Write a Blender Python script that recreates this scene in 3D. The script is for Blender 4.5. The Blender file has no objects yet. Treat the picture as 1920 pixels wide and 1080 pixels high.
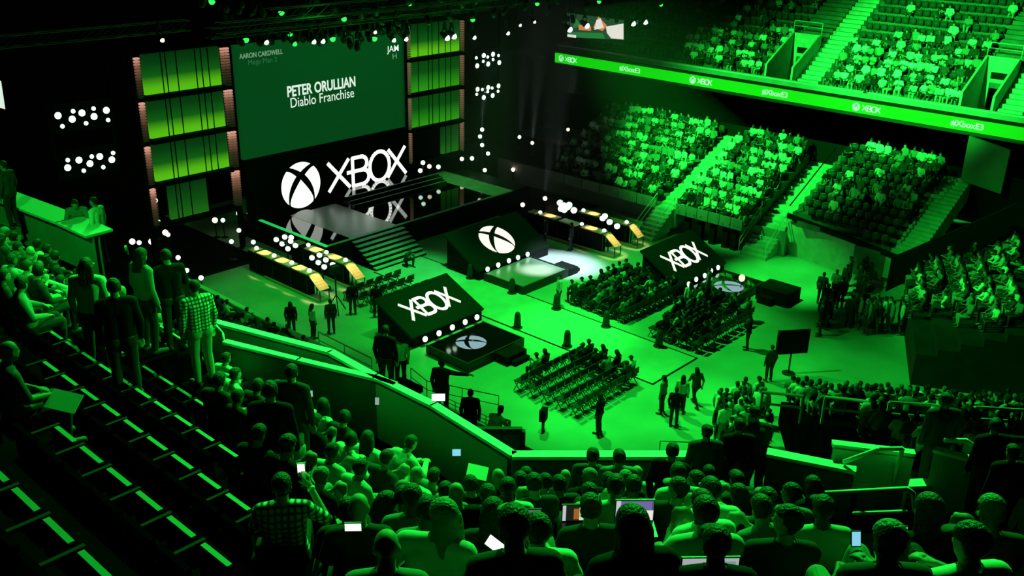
import bpy, bmesh, math, random
import numpy as np
from mathutils import Vector, Matrix, Euler
random.seed(11); rng = np.random.default_rng(5)
SC = bpy.context.scene
COL = SC.collection
PI = math.pi

# ------------------------------------------------------------------ camera
F_PX, PITCH, ROLL, YAW, EYE = 1816.5, 0.39332, -0.022838, 0.841197, 20.0
def camera_axes():
    cy, sy, cp, sp = math.cos(YAW), math.sin(YAW), math.cos(PITCH), math.sin(PITCH)
    fwd = Vector((sy*cp, cy*cp, -sp)); right = Vector((cy, -sy, 0)); down = fwd.cross(right)
    cr, sr = math.cos(ROLL), math.sin(ROLL)
    return cr*right + sr*down, -sr*right + cr*down, fwd
AX = camera_axes()
cam_data = bpy.data.cameras.new('camera'); cam = bpy.data.objects.new('camera', cam_data); COL.objects.link(cam)
cam_data.sensor_width = 36.0; cam_data.lens = 36.0*F_PX/1920; cam_data.clip_end = 500; cam_data.clip_start = 0.1
m = Matrix.Identity(4)
for i in range(3):
    m[i][0] = AX[0][i]; m[i][1] = -AX[1][i]; m[i][2] = -AX[2][i]
m.translation = (0, 0, EYE)
cam.matrix_world = m
SC.camera = cam

def at(px, py, z=None, x=None, y=None, n=None, c=0):
    """the point of the arena that a line of sight meets on a given plane"""
    d = AX[0]*((px-960)/F_PX) + AX[1]*((py-540)/F_PX) + AX[2]
    if z is not None: t = (z-EYE)/d.z
    elif x is not None: t = x/d.x
    elif y is not None: t = y/d.y
    else: t = (c-n[2]*EYE)/(n[0]*d.x+n[1]*d.y+n[2]*d.z)
    return Vector((0, 0, EYE)) + d*t

# ------------------------------------------------------------------ world, lights, exposure
w = bpy.data.worlds.new('world'); SC.world = w; w.use_nodes = True
w.node_tree.nodes['Background'].inputs[0].default_value = (0.0, 0.35, 0.02, 1)
w.node_tree.nodes['Background'].inputs[1].default_value = 0.004
SC.view_settings.view_transform = 'Standard'; SC.view_settings.look = 'None'
SC.view_settings.exposure = 0.0; SC.view_settings.gamma = 1.0; SC.view_settings.use_curve_mapping = False
SC.cycles.max_bounces = 5; SC.cycles.diffuse_bounces = 2; SC.cycles.glossy_bounces = 3
SC.cycles.caustics_reflective = False; SC.cycles.caustics_refractive = False
SC.cycles.sample_clamp_indirect = 4.0
GREEN = (0.012, 1.0, 0.05)
def spot(name, loc, target, power, angle, blend=0.6, color=GREEN, radius=0.35):
    l = bpy.data.lights.new(name, 'SPOT'); l.energy = power; l.color = color
    l.spot_size = math.radians(angle); l.spot_blend = blend; l.shadow_soft_size = radius
    o = bpy.data.objects.new(name, l); COL.objects.link(o)
    o.location = loc
    o.rotation_euler = (Vector(target)-Vector(loc)).to_track_quat('-Z', 'Y').to_euler()
    return o
# green washes hung in the overhead grid
spot('wash_light', (34, 30, 19), (34, 26, 0), 20000, 66)
spot('wash_light', (33, 32, 19), (33.6, 37.4, 0), 16000, 22, 0.9, (0.03, 1.0, 0.12))
spot('wash_light', (36, 24, 19), (34, 26.5, 0), 20000, 24, 0.9)
spot('wash_light', (40, 28, 19), (44.0, 29.3, 0), 9000, 24, 0.9)
spot('wash_light', (40, 24, 19), (47.5, 22.0, 0), 30000, 24, 0.9)
spot('wash_light', (28, 22, 19), (29, 19, 0), 12000, 40, 0.9)
spot('wash_light', (28, 34, 19), (26, 38, 0), 9000, 46, 0.9)
spot('wash_light', (48, 34, 19), (47, 33, 0), 3000, 34, 0.9)
spot('wash_light', (40, 34, 18), (60, 29, 4), 62000, 60, 0.8)      # lower stand on the right
spot('wash_light', (36, 22, 19), (66, 21, 10), 120000, 38, 0.8)    # upper stand on the right
spot('back_light', (27, 15, 28), (6, 5, 14), 64000, 74, 0.4)        # camera-side stands, from the front right
spot('back_light', (16, 24, 28), (4, 14, 13), 24000, 60, 0.5)
spot('side_light', (24, -2, 23), (7.5, 14.5, 12.3), 22000, 26, 0.6)
spot('side_light', (-2, 12, 25), (9.4, 24, 11.6), 9000, 44, 0.7)
spot('back_light', (24, 40, 22), (8, 24, 12), 20000, 40, 0.6)
spot('wash_light', (26, 26, 21), (36, 8, 4), 26000, 56, 0.8)
spot('wash_light', (34, 26, 19), (50, 11, 4), 20000, 40, 0.8)
spot('rig_fill_light', (38, 36, 3), (38, 43, 13.5), 2500, 70, 0.8)  # unseen fill added below the trusses to brighten the rig, no fixture there
spot('wash_light', (40, 36, 18), (45, 44, 1.4), 5000, 22, 0.7)
spot('key_light', (44, 22, 17), (38.1, 32.2, 0.4), 70000, 5.2, 0.5, (0.9, 1.0, 0.95))
spot('key_light', (44, 22, 17), (40.6, 32.4, 0.0), 70000, 14, 0.9, (0.55, 0.8, 0.85))
spot('key_light', (36, 30, 17), (34, 42.5, 1.4), 3200, 18, 0.9, (0.25, 1.0, 0.5))

# ------------------------------------------------------------------ materials
def mat(name, col, rough=0.7, metal=0.0, emit=None, power=0.0, spec=0.3):
    mt = bpy.data.materials.new(name); mt.use_nodes = True
    b = mt.node_tree.nodes['Principled BSDF']
    b.inputs['Base Color'].default_value = (*col, 1); b.inputs['Roughness'].default_value = rough
    b.inputs['Metallic'].default_value = metal; b.inputs['Specular IOR Level'].default_value = spec
    if emit:
        b.inputs['Emission Color'].default_value = (*emit, 1); b.inputs['Emission Strength'].default_value = power
    return mt
def node(mt, t, **k):
    n = mt.node_tree.nodes.new(t)
    for a, v in k.items(): setattr(n, a, v)
    return n
def noise_mat(name, c0, c1, scale, rough=0.7, spec=0.3, detail=4):
    mt = mat(name, c0, rough, spec=spec); nt = mt.node_tree
    tc = node(mt, 'ShaderNodeTexCoord'); ns = node(mt, 'ShaderNodeTexNoise'); rp = node(mt, 'ShaderNodeValToRGB')
    ns.inputs['Scale'].default_value = scale; ns.inputs['Detail'].default_value = detail
    rp.color_ramp.elements[0].color = (*c0, 1); rp.color_ramp.elements[1].color = (*c1, 1)
    rp.color_ramp.elements[0].position = 0.35; rp.color_ramp.elements[1].position = 0.65
    nt.links.new(tc.outputs['Object'], ns.inputs['Vector']); nt.links.new(ns.outputs['Fac'], rp.inputs['Fac'])
    nt.links.new(rp.outputs['Color'], nt.nodes['Principled BSDF'].inputs['Base Color'])
    return mt
def grad_screen(name, stops, zmin, zmax, power):
    """LED picture: a vertical run of colours, with faint darker seams between the modules"""
    mt = mat(name, (0.01, 0.01, 0.01), 0.5); nt = mt.node_tree
    tc = node(mt, 'ShaderNodeTexCoord'); sx = node(mt, 'ShaderNodeSeparateXYZ'); mr = node(mt, 'ShaderNodeMapRange'); rp = node(mt, 'ShaderNodeValToRGB')
    mr.inputs['From Min'].default_value = zmin; mr.inputs['From Max'].default_value = zmax
    nt.links.new(tc.outputs['Object'], sx.inputs[0]); nt.links.new(sx.outputs['Z'], mr.inputs['Value']); nt.links.new(mr.outputs[0], rp.inputs['Fac'])
    e = rp.color_ramp.elements
    e[0].position, e[0].color = stops[0][0], (*stops[0][1], 1); e[1].position, e[1].color = stops[-1][0], (*stops[-1][1], 1)
    for p, c in stops[1:-1]:
        q = e.new(p); q.color = (*c, 1)
    b = nt.nodes['Principled BSDF']
    nt.links.new(rp.outputs['Color'], b.inputs['Emission Color']); b.inputs['Emission Strength'].default_value = power
    return mt
M = {}
M['floor'] = noise_mat('polished_concrete', (0.40, 0.40, 0.40), (0.55, 0.55, 0.55), 0.35, 0.45, 0.4)
M['runway'] = noise_mat('runway_carpet', (0.52, 0.52, 0.52), (0.6, 0.6, 0.6), 1.2, 0.8, 0.1)
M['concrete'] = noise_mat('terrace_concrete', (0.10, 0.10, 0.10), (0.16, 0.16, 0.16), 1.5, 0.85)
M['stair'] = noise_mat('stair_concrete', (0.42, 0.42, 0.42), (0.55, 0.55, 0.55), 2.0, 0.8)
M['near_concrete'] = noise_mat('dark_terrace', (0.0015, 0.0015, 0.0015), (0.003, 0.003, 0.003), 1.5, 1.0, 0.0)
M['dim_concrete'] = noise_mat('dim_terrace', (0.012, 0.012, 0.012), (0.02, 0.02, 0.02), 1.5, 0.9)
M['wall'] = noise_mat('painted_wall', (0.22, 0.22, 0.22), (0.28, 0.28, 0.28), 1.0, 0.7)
M['cap'] = mat('pale_wall_cap', (0.75, 0.75, 0.75), 0.5)
M['steel'] = mat('brushed_steel', (0.6, 0.6, 0.6), 0.35, 0.8); M['truss'] = mat('dull_truss_metal', (0.12, 0.12, 0.12), 0.5, 0.6)
M['black'] = mat('black_drape', (0.008, 0.008, 0.008), 0.9, spec=0.1)
M['blackmetal'] = mat('black_metal', (0.02, 0.02, 0.02), 0.5)
M['gloss'] = mat('black_gloss_deck', (0.004, 0.004, 0.004), 0.04, spec=0.9)
M['satin'] = mat('satin_grey_deck', (0.24, 0.24, 0.24), 0.3, spec=0.8)
M['darkpanel'] = mat('dark_panel', (0.004, 0.008, 0.004), 0.6, spec=0.1, emit=(0.0, 0.10, 0.012), power=0.06)
M['wood'] = noise_mat('pale_wood', (0.55, 0.36, 0.18), (0.66, 0.46, 0.25), 3.0, 0.6)
M['white_led'] = mat('white_led', (0.8, 0.8, 0.8), 0.5, emit=(0.95, 1.0, 0.92), power=1.15)
M['panel_led'] = mat('panel_white_led', (0.8, 0.8, 0.8), 0.5, emit=(1.0, 0.86, 0.82), power=1.1)
M['deck_emblem_blue'] = mat('deck_emblem_blue', (0.03, 0.03, 0.03), 0.4, emit=(0.42, 0.62, 0.75), power=0.6)  # emissive pale blue for the emblems on the demo decks
M['lamp'] = mat('lit_lamp', (1, 1, 1), 0.4, emit=(0.7, 1.0, 0.78), power=2.6)
M['greenlamp'] = mat('lit_green_lamp', (0.3, 1, 0.3), 0.4, emit=(0.03, 1.0, 0.10), power=1.5)
M['warmlamp'] = mat('lit_warm_lamp', (1, 1, 1), 0.4, emit=(1.0, 0.8, 0.6), power=2)
M['screen'] = mat('main_screen_picture', (0.005, 0.02, 0.01), 0.5, emit=(0.001, 0.052, 0.008), power=1.0)
M['text'] = mat('screen_lettering', (0.5, 0.5, 0.5), 0.5, emit=(0.72, 0.85, 0.74), power=1.0)
M['textdim'] = mat('fading_lettering', (0.2, 0.2, 0.2), 0.5, emit=(0.16, 0.30, 0.18), power=1.0)
M['textfaint'] = mat('faint_lettering', (0.1, 0.1, 0.1), 0.5, emit=(0.02, 0.12, 0.05), power=1.0)
M['greenlamp_soft'] = mat('stage_edge_led', (0.05, 0.3, 0.08), 0.5, emit=(0.01, 0.55, 0.09), power=1.0)
M['ribbon'] = mat('ribbon_led', (0.01, 0.05, 0.01), 0.5, emit=(0.006, 0.72, 0.004), power=1.0)
M['ribbontext'] = mat('ribbon_lettering', (0.4, 0.5, 0.4), 0.5, emit=(0.45, 0.95, 0.55), power=1.0)
M['ledstrip'] = grad_screen('led_strip_cells', [(0.0, (0.004, 0.012, 0.003)), (0.4, (0.045, 0.03, 0.014)), (0.75, (0.26, 0.12, 0.07)), (1.0, (0.95, 0.46, 0.33))], 0, 2.1, 0.8)
M['ledstripdim'] = grad_screen('led_strip_dim_cells', [(0.0, (0.03, 0.05, 0.01)), (1.0, (0.22, 0.13, 0.07))], 0, 2.1, 0.8)
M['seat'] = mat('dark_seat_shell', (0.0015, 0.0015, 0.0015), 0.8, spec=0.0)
M['seat_edge'] = mat('lit_seat_edge', (0.20, 0.20, 0.20), 0.5)  # overhead light catching the seat edges, put into a paler colour
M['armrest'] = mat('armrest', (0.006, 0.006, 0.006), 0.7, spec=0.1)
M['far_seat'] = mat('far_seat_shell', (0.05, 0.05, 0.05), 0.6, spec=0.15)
M['chair'] = mat('black_chair', (0.03, 0.03, 0.03), 0.6)
M['chairleg'] = mat('chair_leg', (0.12, 0.12, 0.12), 0.4, 0.6)
for i, c in enumerate([(0.36, 0.26, 0.20), (0.26, 0.17, 0.12), (0.13, 0.08, 0.05)]): M['skin%d' % i] = mat('skin_tone_%s' % 'abc'[i], c, 0.6)
SHIRTS = [('black', (0.008,)*3), ('charcoal', (0.03, 0.03, 0.032)), ('dark', (0.06, 0.05, 0.05)), ('grey', (0.20, 0.20, 0.21)), ('pale', (0.55, 0.55, 0.55)), ('white', (0.82, 0.82, 0.80))]
for n_, c in SHIRTS: M['shirt_'+n_] = mat('shirt_'+n_, c, 0.85, spec=0.15)
M['trouser_dark'] = mat('dark_trousers', (0.02, 0.02, 0.025), 0.85); M['trouser_pale'] = mat('pale_trousers', (0.3, 0.28, 0.24), 0.85)
M['hair_dark'] = mat('dark_hair', (0.007, 0.006, 0.005), 0.6, spec=0.35); M['hair_brown'] = mat('brown_hair', (0.025, 0.017, 0.01), 0.6, spec=0.35); M['hair_grey'] = mat('grey_hair', (0.18, 0.18, 0.17), 0.6)
for h_ in ('hair_dark', 'hair_brown', 'hair_grey'):
    nt = M[h_].node_tree; ns = node(M[h_], 'ShaderNodeTexNoise'); ns.inputs['Scale'].default_value = 55; bp = node(M[h_], 'ShaderNodeBump'); bp.inputs['Strength'].default_value = 0.9; bp.inputs['Distance'].default_value = 0.02
    tc = node(M[h_], 'ShaderNodeTexCoord'); nt.links.new(tc.outputs['Object'], ns.inputs['Vector']); nt.links.new(ns.outputs['Fac'], bp.inputs['Height']); nt.links.new(bp.outputs['Normal'], nt.nodes['Principled BSDF'].inputs['Normal'])
M['eye'] = mat('eye_dark', (0.02, 0.02, 0.02), 0.3); M['lip'] = mat('lip', (0.35, 0.15, 0.12), 0.6); M['shoe'] = mat('shoe', (0.03, 0.03, 0.03), 0.6)
M['phone'] = mat('phone_case', (0.02, 0.02, 0.02), 0.3)
M['phone_lit'] = mat('phone_screen', (0.5, 0.5, 0.5), 0.3, emit=(0.85, 1.0, 0.9), power=1.3)
M['phone_dim'] = mat('dim_device_screen', (0.3, 0.3, 0.3), 0.3, emit=(0.35, 0.36, 0.42), power=0.8)
M['phone_blue'] = mat('blue_device_screen', (0.2, 0.3, 0.4), 0.3, emit=(0.2, 0.5, 0.7), power=1.2)
M['paper'] = mat('paper', (0.85, 0.85, 0.82), 0.8)
def plaid_mat():
    mt = mat('plaid_cloth', (0.3, 0.3, 0.3), 0.85, spec=0.1); nt = mt.node_tree
    tc = node(mt, 'ShaderNodeTexCoord'); outs = []
    for ax in ('X', 'Z'):
        wv = node(mt, 'ShaderNodeTexWave'); wv.bands_direction = ax; wv.inputs['Scale'].default_value = 5.5; nt.links.new(tc.outputs['Object'], wv.inputs['Vector']); outs.append(wv.outputs['Fac'])
    mu = node(mt, 'ShaderNodeMath', operation='MULTIPLY'); nt.links.new(outs[0], mu.inputs[0]); nt.links.new(outs[1], mu.inputs[1])
    rp = node(mt, 'ShaderNodeValToRGB'); rp.color_ramp.elements[0].color = (0.05, 0.05, 0.05, 1); rp.color_ramp.elements[1].color = (0.75, 0.75, 0.75, 1); rp.color_ramp.elements[1].position = 0.5
    nt.links.new(mu.outputs[0], rp.inputs['Fac']); nt.links.new(rp.outputs['Color'], nt.nodes['Principled BSDF'].inputs['Base Color'])
    return mt
M['plaid'] = plaid_mat()

# ------------------------------------------------------------------ mesh helpers
class MB:
    def __init__(s): s.v = []; s.f = []; s.m = []
    def add(s, vs, fs, mi=0):
        o = len(s.v); s.v += [tuple(v) for v in vs]; s.f += [tuple(i+o for i in f) for f in fs]; s.m += [mi]*len(fs); return s
    def box(s, lo, hi, mi=0):
        (a, b, c), (d, e, f) = lo, hi
        return s.add([(a,b,c),(d,b,c),(d,e,c),(a,e,c),(a,b,f),(d,b,f),(d,e,f),(a,e,f)], [(0,3,2,1),(4,5,6,7),(0,1,5,4),(1,2,6,5),(2,3,7,6),(3,0,4,7)], mi)
    def obox(s, c, ax, half, mi=0):
        c = Vector(c); X, Y, Z = [Vector(a)*h for a, h in zip(ax, half)]
        vs = [c+sx*X+sy*Y+sz*Z for sz in (-1,1) for sx, sy in ((-1,-1),(1,-1),(1,1),(-1,1))]
        return s.add(vs, [(0,3,2,1),(4,5,6,7),(0,1,5,4),(1,2,6,5),(2,3,7,6),(3,0,4,7)], mi)
    def bar(s, p0, p1, w, h, mi=0, up=(0,0,1)):
        p0, p1 = Vector(p0), Vector(p1); d = (p1-p0); L = d.length; d.normalize()
        side = d.cross(Vector(up))
        side = side.normalized() if side.length > 1e-5 else Vector((1,0,0))
        return s.obox((p0+p1)/2, (d, side, side.cross(d)), (L/2, w/2, h/2), mi)
    def tube(s, p0, p1, r0, r1=None, n=10, mi=0, cap=True):
        p0, p1 = Vector(p0), Vector(p1); r1 = r0 if r1 is None else r1
        d = (p1-p0).normalized(); a = d.orthogonal().normalized(); b = d.cross(a)
        vs = []
        for p, r in ((p0, r0), (p1, r1)):
            vs += [p + (a*math.cos(2*PI*i/n)+b*math.sin(2*PI*i/n))*r for i in range(n)]
        fs = [(i, (i+1)%n, n+(i+1)%n, n+i) for i in range(n)]
        if cap: fs += [tuple(range(n))[::-1], tuple(range(n, 2*n))]
        return s.add(vs, fs, mi)
    def path(s, pts, r, n=8, mi=0):
        for a, b in zip(pts[:-1], pts[1:]): s.tube(a, b, r, r, n, mi)
        return s
    def ball(s, c, r, n=12, k=8, mi=0):
        c = Vector(c); r = Vector(r) if hasattr(r, '__len__') else Vector((r,r,r)); vs = [c+Vector((0,0,r.z))]
        for j in range(1, k):
            t = PI*j/k
            vs += [c+Vector((r.x*math.sin(t)*math.cos(2*PI*i/n), r.y*math.sin(t)*math.sin(2*PI*i/n), r.z*math.cos(t))) for i in range(n)]
        vs.append(c-Vector((0,0,r.z))); L = len(vs)-1
        fs = [(0, 1+i, 1+(i+1)%n) for i in range(n)]
        for j in range(k-2):
            fs += [(1+j*n+i, 1+(j+1)*n+i, 1+(j+1)*n+(i+1)%n, 1+j*n+(i+1)%n) for i in range(n)]
        fs += [(L, 1+(k-2)*n+(i+1)%n, 1+(k-2)*n+i) for i in range(n)]
        return s.add(vs, fs, mi)
    def lathe(s, c, prof, n=16, mi=0):
        vs = [(c[0]+r*math.cos(2*PI*i/n), c[1]+r*math.sin(2*PI*i/n), c[2]+z) for r, z in prof for i in range(n)]
        fs = [(j*n+i, j*n+(i+1)%n, (j+1)*n+(i+1)%n, (j+1)*n+i) for j in range(len(prof)-1) for i in range(n)]
        fs += [tuple(range(n))[::-1], tuple((len(prof)-1)*n+i for i in range(n))]
        return s.add(vs, fs, mi)
    def prism(s, poly, o, U, V, N, t, mi=0):
        """polygon given in (u,v) on the plane o,U,V, thickened by t along N"""
        o, U, V, N = Vector(o), Vector(U), Vector(V), Vector(N); n = len(poly)
        a = [o+U*u+V*v for u, v in poly]; b = [p+N*t for p in a]
        return s.add(a+b, [tuple(range(n))[::-1], tuple(range(n, 2*n))] + [(i, (i+1)%n, n+(i+1)%n, n+i) for i in range(n)], mi)
    def mesh(s, name, mats):
        me = bpy.data.meshes.new(name); me.from_pydata(s.v, [], s.f)
        for mt in (mats if isinstance(mats, (list, tuple)) else [mats]): me.materials.append(M[mt] if isinstance(mt, str) else mt)
        me.polygons.foreach_set('material_index', s.m); me.update()
        return me
    def build(s, name, mats, parent=None, smooth=False):
        me = s.mesh(name, mats)
        if smooth: me.polygons.foreach_set('use_smooth', [True]*len(me.polygons))
        return link(bpy.data.objects.new(name, me), parent)
def link(o, parent=None):
    COL.objects.link(o)
    if parent: o.parent = parent
    return o
def tag(o, label=None, cat=None, group=None, kind=None):
    if label: o['label'] = label
    if cat: o['category'] = cat
    if group: o['group'] = group
    if kind: o['kind'] = kind
    return o
def empty(name, loc, rz=0.0, label=None, cat=None, group=None):
    o = link(bpy.data.objects.new(name, None)); o.location = loc; o.rotation_euler = (0, 0, rz); o.empty_display_size = 0.2
    return tag(o, label, cat, group)
def copy_tree(src, kids, loc, rz=0.0, label=None, group=None, scale=1.0):
    r = src.copy(); COL.objects.link(r); r.location = loc; r.rotation_euler = (0, 0, rz); r.scale = (scale,)*3
    if label: r['label'] = label
    if group: r['group'] = group
    out = []
    for ch in kids:
        c = ch.copy(); COL.objects.link(c); c.parent = r; out.append(c)
        for g in ch.children:
            d = g.copy(); COL.objects.link(d); d.parent = c
    return r, out
def struct(name, mb, mats, label=None, smooth=False):
    return tag(mb.build(name, mats, None, smooth), label, None, None, 'structure')
ORD = ['first','second','third','fourth','fifth','sixth','seventh','eighth','ninth','tenth','eleventh','twelfth','thirteenth','fourteenth','fifteenth','sixteenth','seventeenth','eighteenth','nineteenth','twentieth']
ORD += ['twenty-'+o for o in ORD[:9]] + ['thirtieth'] + ['thirty-'+o for o in ORD[:9]] + ['fortieth'] + ['forty-'+o for o in ORD[:9]]
# ================================================================== the setting
mb = MB().box((14, 0, -0.2), (66, 66, 0.0)); struct('floor', mb, 'floor')
mb = MB().box((32.2, 20.42, 0.0), (35.68, 39.1, 0.02)).box((32.12, 20.36, 0), (32.2, 39.1, 0.025), 1).box((35.68, 20.36, 0), (35.76, 39.1, 0.025), 1).box((32.12, 20.34, 0), (35.76, 20.42, 0.025), 1)
struct('floor_runway', mb, ['runway', 'black'])
struct('floor_shade_sheet', MB().box((14, 45.0, 0), (29, 56, 0.012)).box((44.5, 37.6, 0), (62, 56, 0.012)), 'black')  # added black sheets: darkness of the floor beside the stage put into colour
struct('wall_back', MB().box((-2, 56, 0), (74, 56.3, 18)), 'black')
struct('wall_far_side', MB().box((76, -6, 0), (76.3, 62, 20)), 'black')
struct('wall_near_end', MB().box((20, -3.3, 0), (76, -3, 8)), 'black')

# ------------------------------------------------------------------ logo shapes
def stroke(mb, pts, wd, o, U, V, N, t, mi=0):
    for (x0, y0), (x1, y1) in zip(pts[:-1], pts[1:]):
        dx, dy = x1-x0, y1-y0; L = math.hypot(dx, dy) or 1; dx, dy = dx/L, dy/L; h = wd/2; e = h*0.55
        a = (x0-dx*e, y0-dy*e); b = (x1+dx*e, y1+dy*e)
        mb.prism([(a[0]+dy*h, a[1]-dx*h), (b[0]+dy*h, b[1]-dx*h), (b[0]-dy*h, b[1]+dx*h), (a[0]-dy*h, a[1]+dx*h)], o, U, V, N, t, mi)
def arcpts(cx, cy, rx, ry, a0, a1, n):
    return [(cx+rx*math.cos(math.radians(a0+(a1-a0)*i/n)), cy+ry*math.sin(math.radians(a0+(a1-a0)*i/n))) for i in range(n+1)]
def wordmark(mb, o, U, V, N, t=0.02, wd=0.13, mi=0):
    """four letters, 3.33 wide and 1 high, standing on o"""
    S = lambda p: stroke(mb, p, wd, o, U, V, N, t, mi)
    S([(0.06, 0.97), (0.88, 0.05)]); S([(0.06, 0.05), (0.86, 0.97)])
    S([(1.03, 0.03), (1.03, 0.97), (1.38, 0.97)] + arcpts(1.38, 0.745, 0.24, 0.225, 90, -90, 10)[1:] + [(0.82, 0.52)])
    S([(1.38, 0.52)] + arcpts(1.42, 0.275, 0.27, 0.245, 90, -90, 10) + [(1.03, 0.03)])
    S(arcpts(2.16, 0.5, 0.42, 0.5, 0, 360, 28))
    S([(2.56, 0.97), (3.30, 0.05)]); S([(2.52, 0.05), (3.27, 0.97)])
def quad_curve(p0, p1, p2, n=8):
    return [((1-t)**2*p0[0]+2*t*(1-t)*p1[0]+t*t*p2[0], (1-t)**2*p0[1]+2*t*(1-t)*p1[1]+t*t*p2[1]) for t in [i/n for i in range(n+1)]]
def emblem(mb, o, U, V, N, r, t=0.02, mi=0):
    A = lambda a0, a1: arcpts(0, 0, 1, 1, a0, a1, 14)
    segs = [A(122, 58) + quad_curve((0.53, 0.85), (0.25, 0.75), (0.0, 0.58))[1:] + quad_curve((0.0, 0.58), (-0.25, 0.75), (-0.53, 0.85))[1:-1],
            A(134, 228) + quad_curve((-0.67, -0.74), (-0.72, -0.1), (-0.22, 0.42))[1:] + quad_curve((-0.22, 0.42), (-0.5, 0.68), (-0.69, 0.72))[1:-1],
            A(46, -48) + quad_curve((0.67, -0.74), (0.72, -0.1), (0.22, 0.42))[1:] + quad_curve((0.22, 0.42), (0.5, 0.68), (0.69, 0.72))[1:-1],
            A(236, 304) + quad_curve((0.56, -0.83), (0.74, -0.62), (0.0, 0.24))[1:] + quad_curve((0.0, 0.24), (-0.74, -0.62), (-0.56, -0.83))[1:-1]]
    for s in segs: mb.prism([(u*r, v*r) for u, v in s], o, U, V, N, t, mi)
def lettering(name, body, size, loc, rot, material, parent=None, bold=0.0):
    c = bpy.data.curves.new(name, 'FONT'); c.body = body; c.size = size; c.align_x = 'CENTER'; c.extrude = 0.004; c.offset = bold
    o = bpy.data.objects.new(name, c); COL.objects.link(o)
    bpy.context.view_layer.update()
    me = bpy.data.meshes.new_from_object(o.evaluated_get(bpy.context.evaluated_depsgraph_get())); bpy.data.objects.remove(o)
    me.materials.clear(); me.materials.append(M[material]); me.polygons.foreach_set('material_index', [0]*len(me.polygons))
    o = bpy.data.objects.new(name, me); COL.objects.link(o); o.location = loc; o.rotation_euler = rot
    if parent: o.parent = parent; 
    return o

# ------------------------------------------------------------------ stage
YW = 47.45
st = empty('stage', (38, 41.2, 0), 0, 'black glossy main stage with front steps and grey walkway', 'stage')
def rel(mb, name, mats, parent, smooth=False):
    """a part whose mesh is given in arena coordinates"""
    p = Vector(parent.location); mb.v = [tuple(Vector(v)-p) for v in mb.v]
    return mb.build(name, mats, parent, smooth)
rel(MB().box((30.65, 41.2, 0.0), (45.85, 47.43, 1.42)), 'deck', 'gloss', st)
rel(MB().box((45.85, 41.2, 0.0), (47.5, 47.0, 1.36)), 'side_deck', 'blackmetal', st)
rel(MB().box((30.55, 41.12, 0.0), (47.5, 41.2, 1.36)).box((30.5, 41.12, 0), (30.65, 49.5, 1.36)), 'skirt', 'black', st)
rel(MB().box((30.55, 41.12, 1.36), (45.85, 41.22, 1.43)), 'front_edge', 'stair', st)
rel(MB().box((30.5, 41.12, 1.36), (30.66, 48.3, 1.44)), 'side_edge', 'greenlamp_soft' if 'greenlamp_soft' in M else 'cap', st)
rel(MB().box((32.3, 41.22, 1.42), (35.7, 46.9, 1.428)), 'walkway', 'satin', st)['label'] = 'matte grey walkway strip'
rel(MB().box((43.98, 41.22, 1.42), (45.83, 47.6, 1.428)), 'walkway', 'stair', st)['label'] = 'green lit walkway strip at the far end'
mb = MB()
for i in range(3): mb.box((35.95, 45.4+0.36*i, 1.42+0.18*i), (43.9, YW-0.02, 1.60+0.18*i)).box((35.95, 45.38+0.36*i, 1.585+0.18*i), (43.9, 45.44+0.36*i, 1.605+0.18*i), 1)
rel(mb, 'upper_platform', ['gloss', 'stair'], st)
mb = MB()
for i in range(7):
    z = 1.24-0.18*i; y0 = 41.12-0.3*(i+1)
    mb.box((32.3, y0+0.02, 0), (36.1, 41.12, z-0.03), 1).box((32.3, y0, z-0.03), (36.1, y0+0.3, z), 0)
rel(mb, 'front_steps', ['stair', 'black'], st)
# floor monitor bump on the stage
# lower video wall with emblem and word
vw = empty('video_wall', (36, YW, 1.42), 0, 'black lower video wall showing white emblem and big white word', 'screen')
rel(MB().box((29.9, YW, 1.42), (42.2, YW+0.3, 5.15)), 'panel', 'black', vw)
mb = MB(); emblem(mb, (33.62, YW, 2.93), (1, 0, 0), (0, 0, 1), (0, -1, 0), 1.43, 0.012); rel(mb, 'emblem', 'white_led', vw)
mb = MB(); wordmark(mb, (35.60, YW, 1.99), (1.965, 0, 0), (0, 0, 1.93), (0, -1, 0), 0.012, 0.125); rel(mb, 'wordmark', 'white_led', vw)
ms = empty('main_screen', (36, YW+0.05, 5.17), 0, 'large dark green main screen with names in white lettering', 'screen')
rel(MB().box((29.85, YW+0.05, 5.17), (42.2, YW+0.35, 11.6)), 'panel', 'screen', ms)
R90 = (PI/2, 0, 0)
def txt(name, body, size, x, z, mt, bold=0.0): 
    return lettering(name, body, size, (x-36, -0.012, z-5.17), R90, mt, ms, bold)
def fit(o, width): 
    f = width/max(o.dimensions.x, 0.01); o.scale = (f, 1, 1)
bpy.context.view_layer.update()
for (name, body, size, x, z, mt, wd, b) in [('name_line', 'PETER ORULLIAN', 0.86, 35.63, 8.36, 'text', 5.05, 0.022), ('role_line', 'Diablo Franchise', 0.82, 35.63, 7.70, 'text', 4.72, 0.0),
        ('name_line', 'AARON CARDWELL', 0.38, 31.55, 10.86, 'textdim', 2.86, 0.008), ('role_line', 'Mega Man 2', 0.40, 31.6, 10.47, 'textfaint', 1.9, 0.0),
        ('name_line', 'JAM', 0.55, 41.3, 10.14, 'text', 0.98, 0.004), ('role_line', 'H', 0.5, 41.4, 9.68, 'textdim', 0.33, 0.0)]:
    o = txt(name, body, size, x, z, mt, b); bpy.context.view_layer.update(); fit(o, wd)

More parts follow.
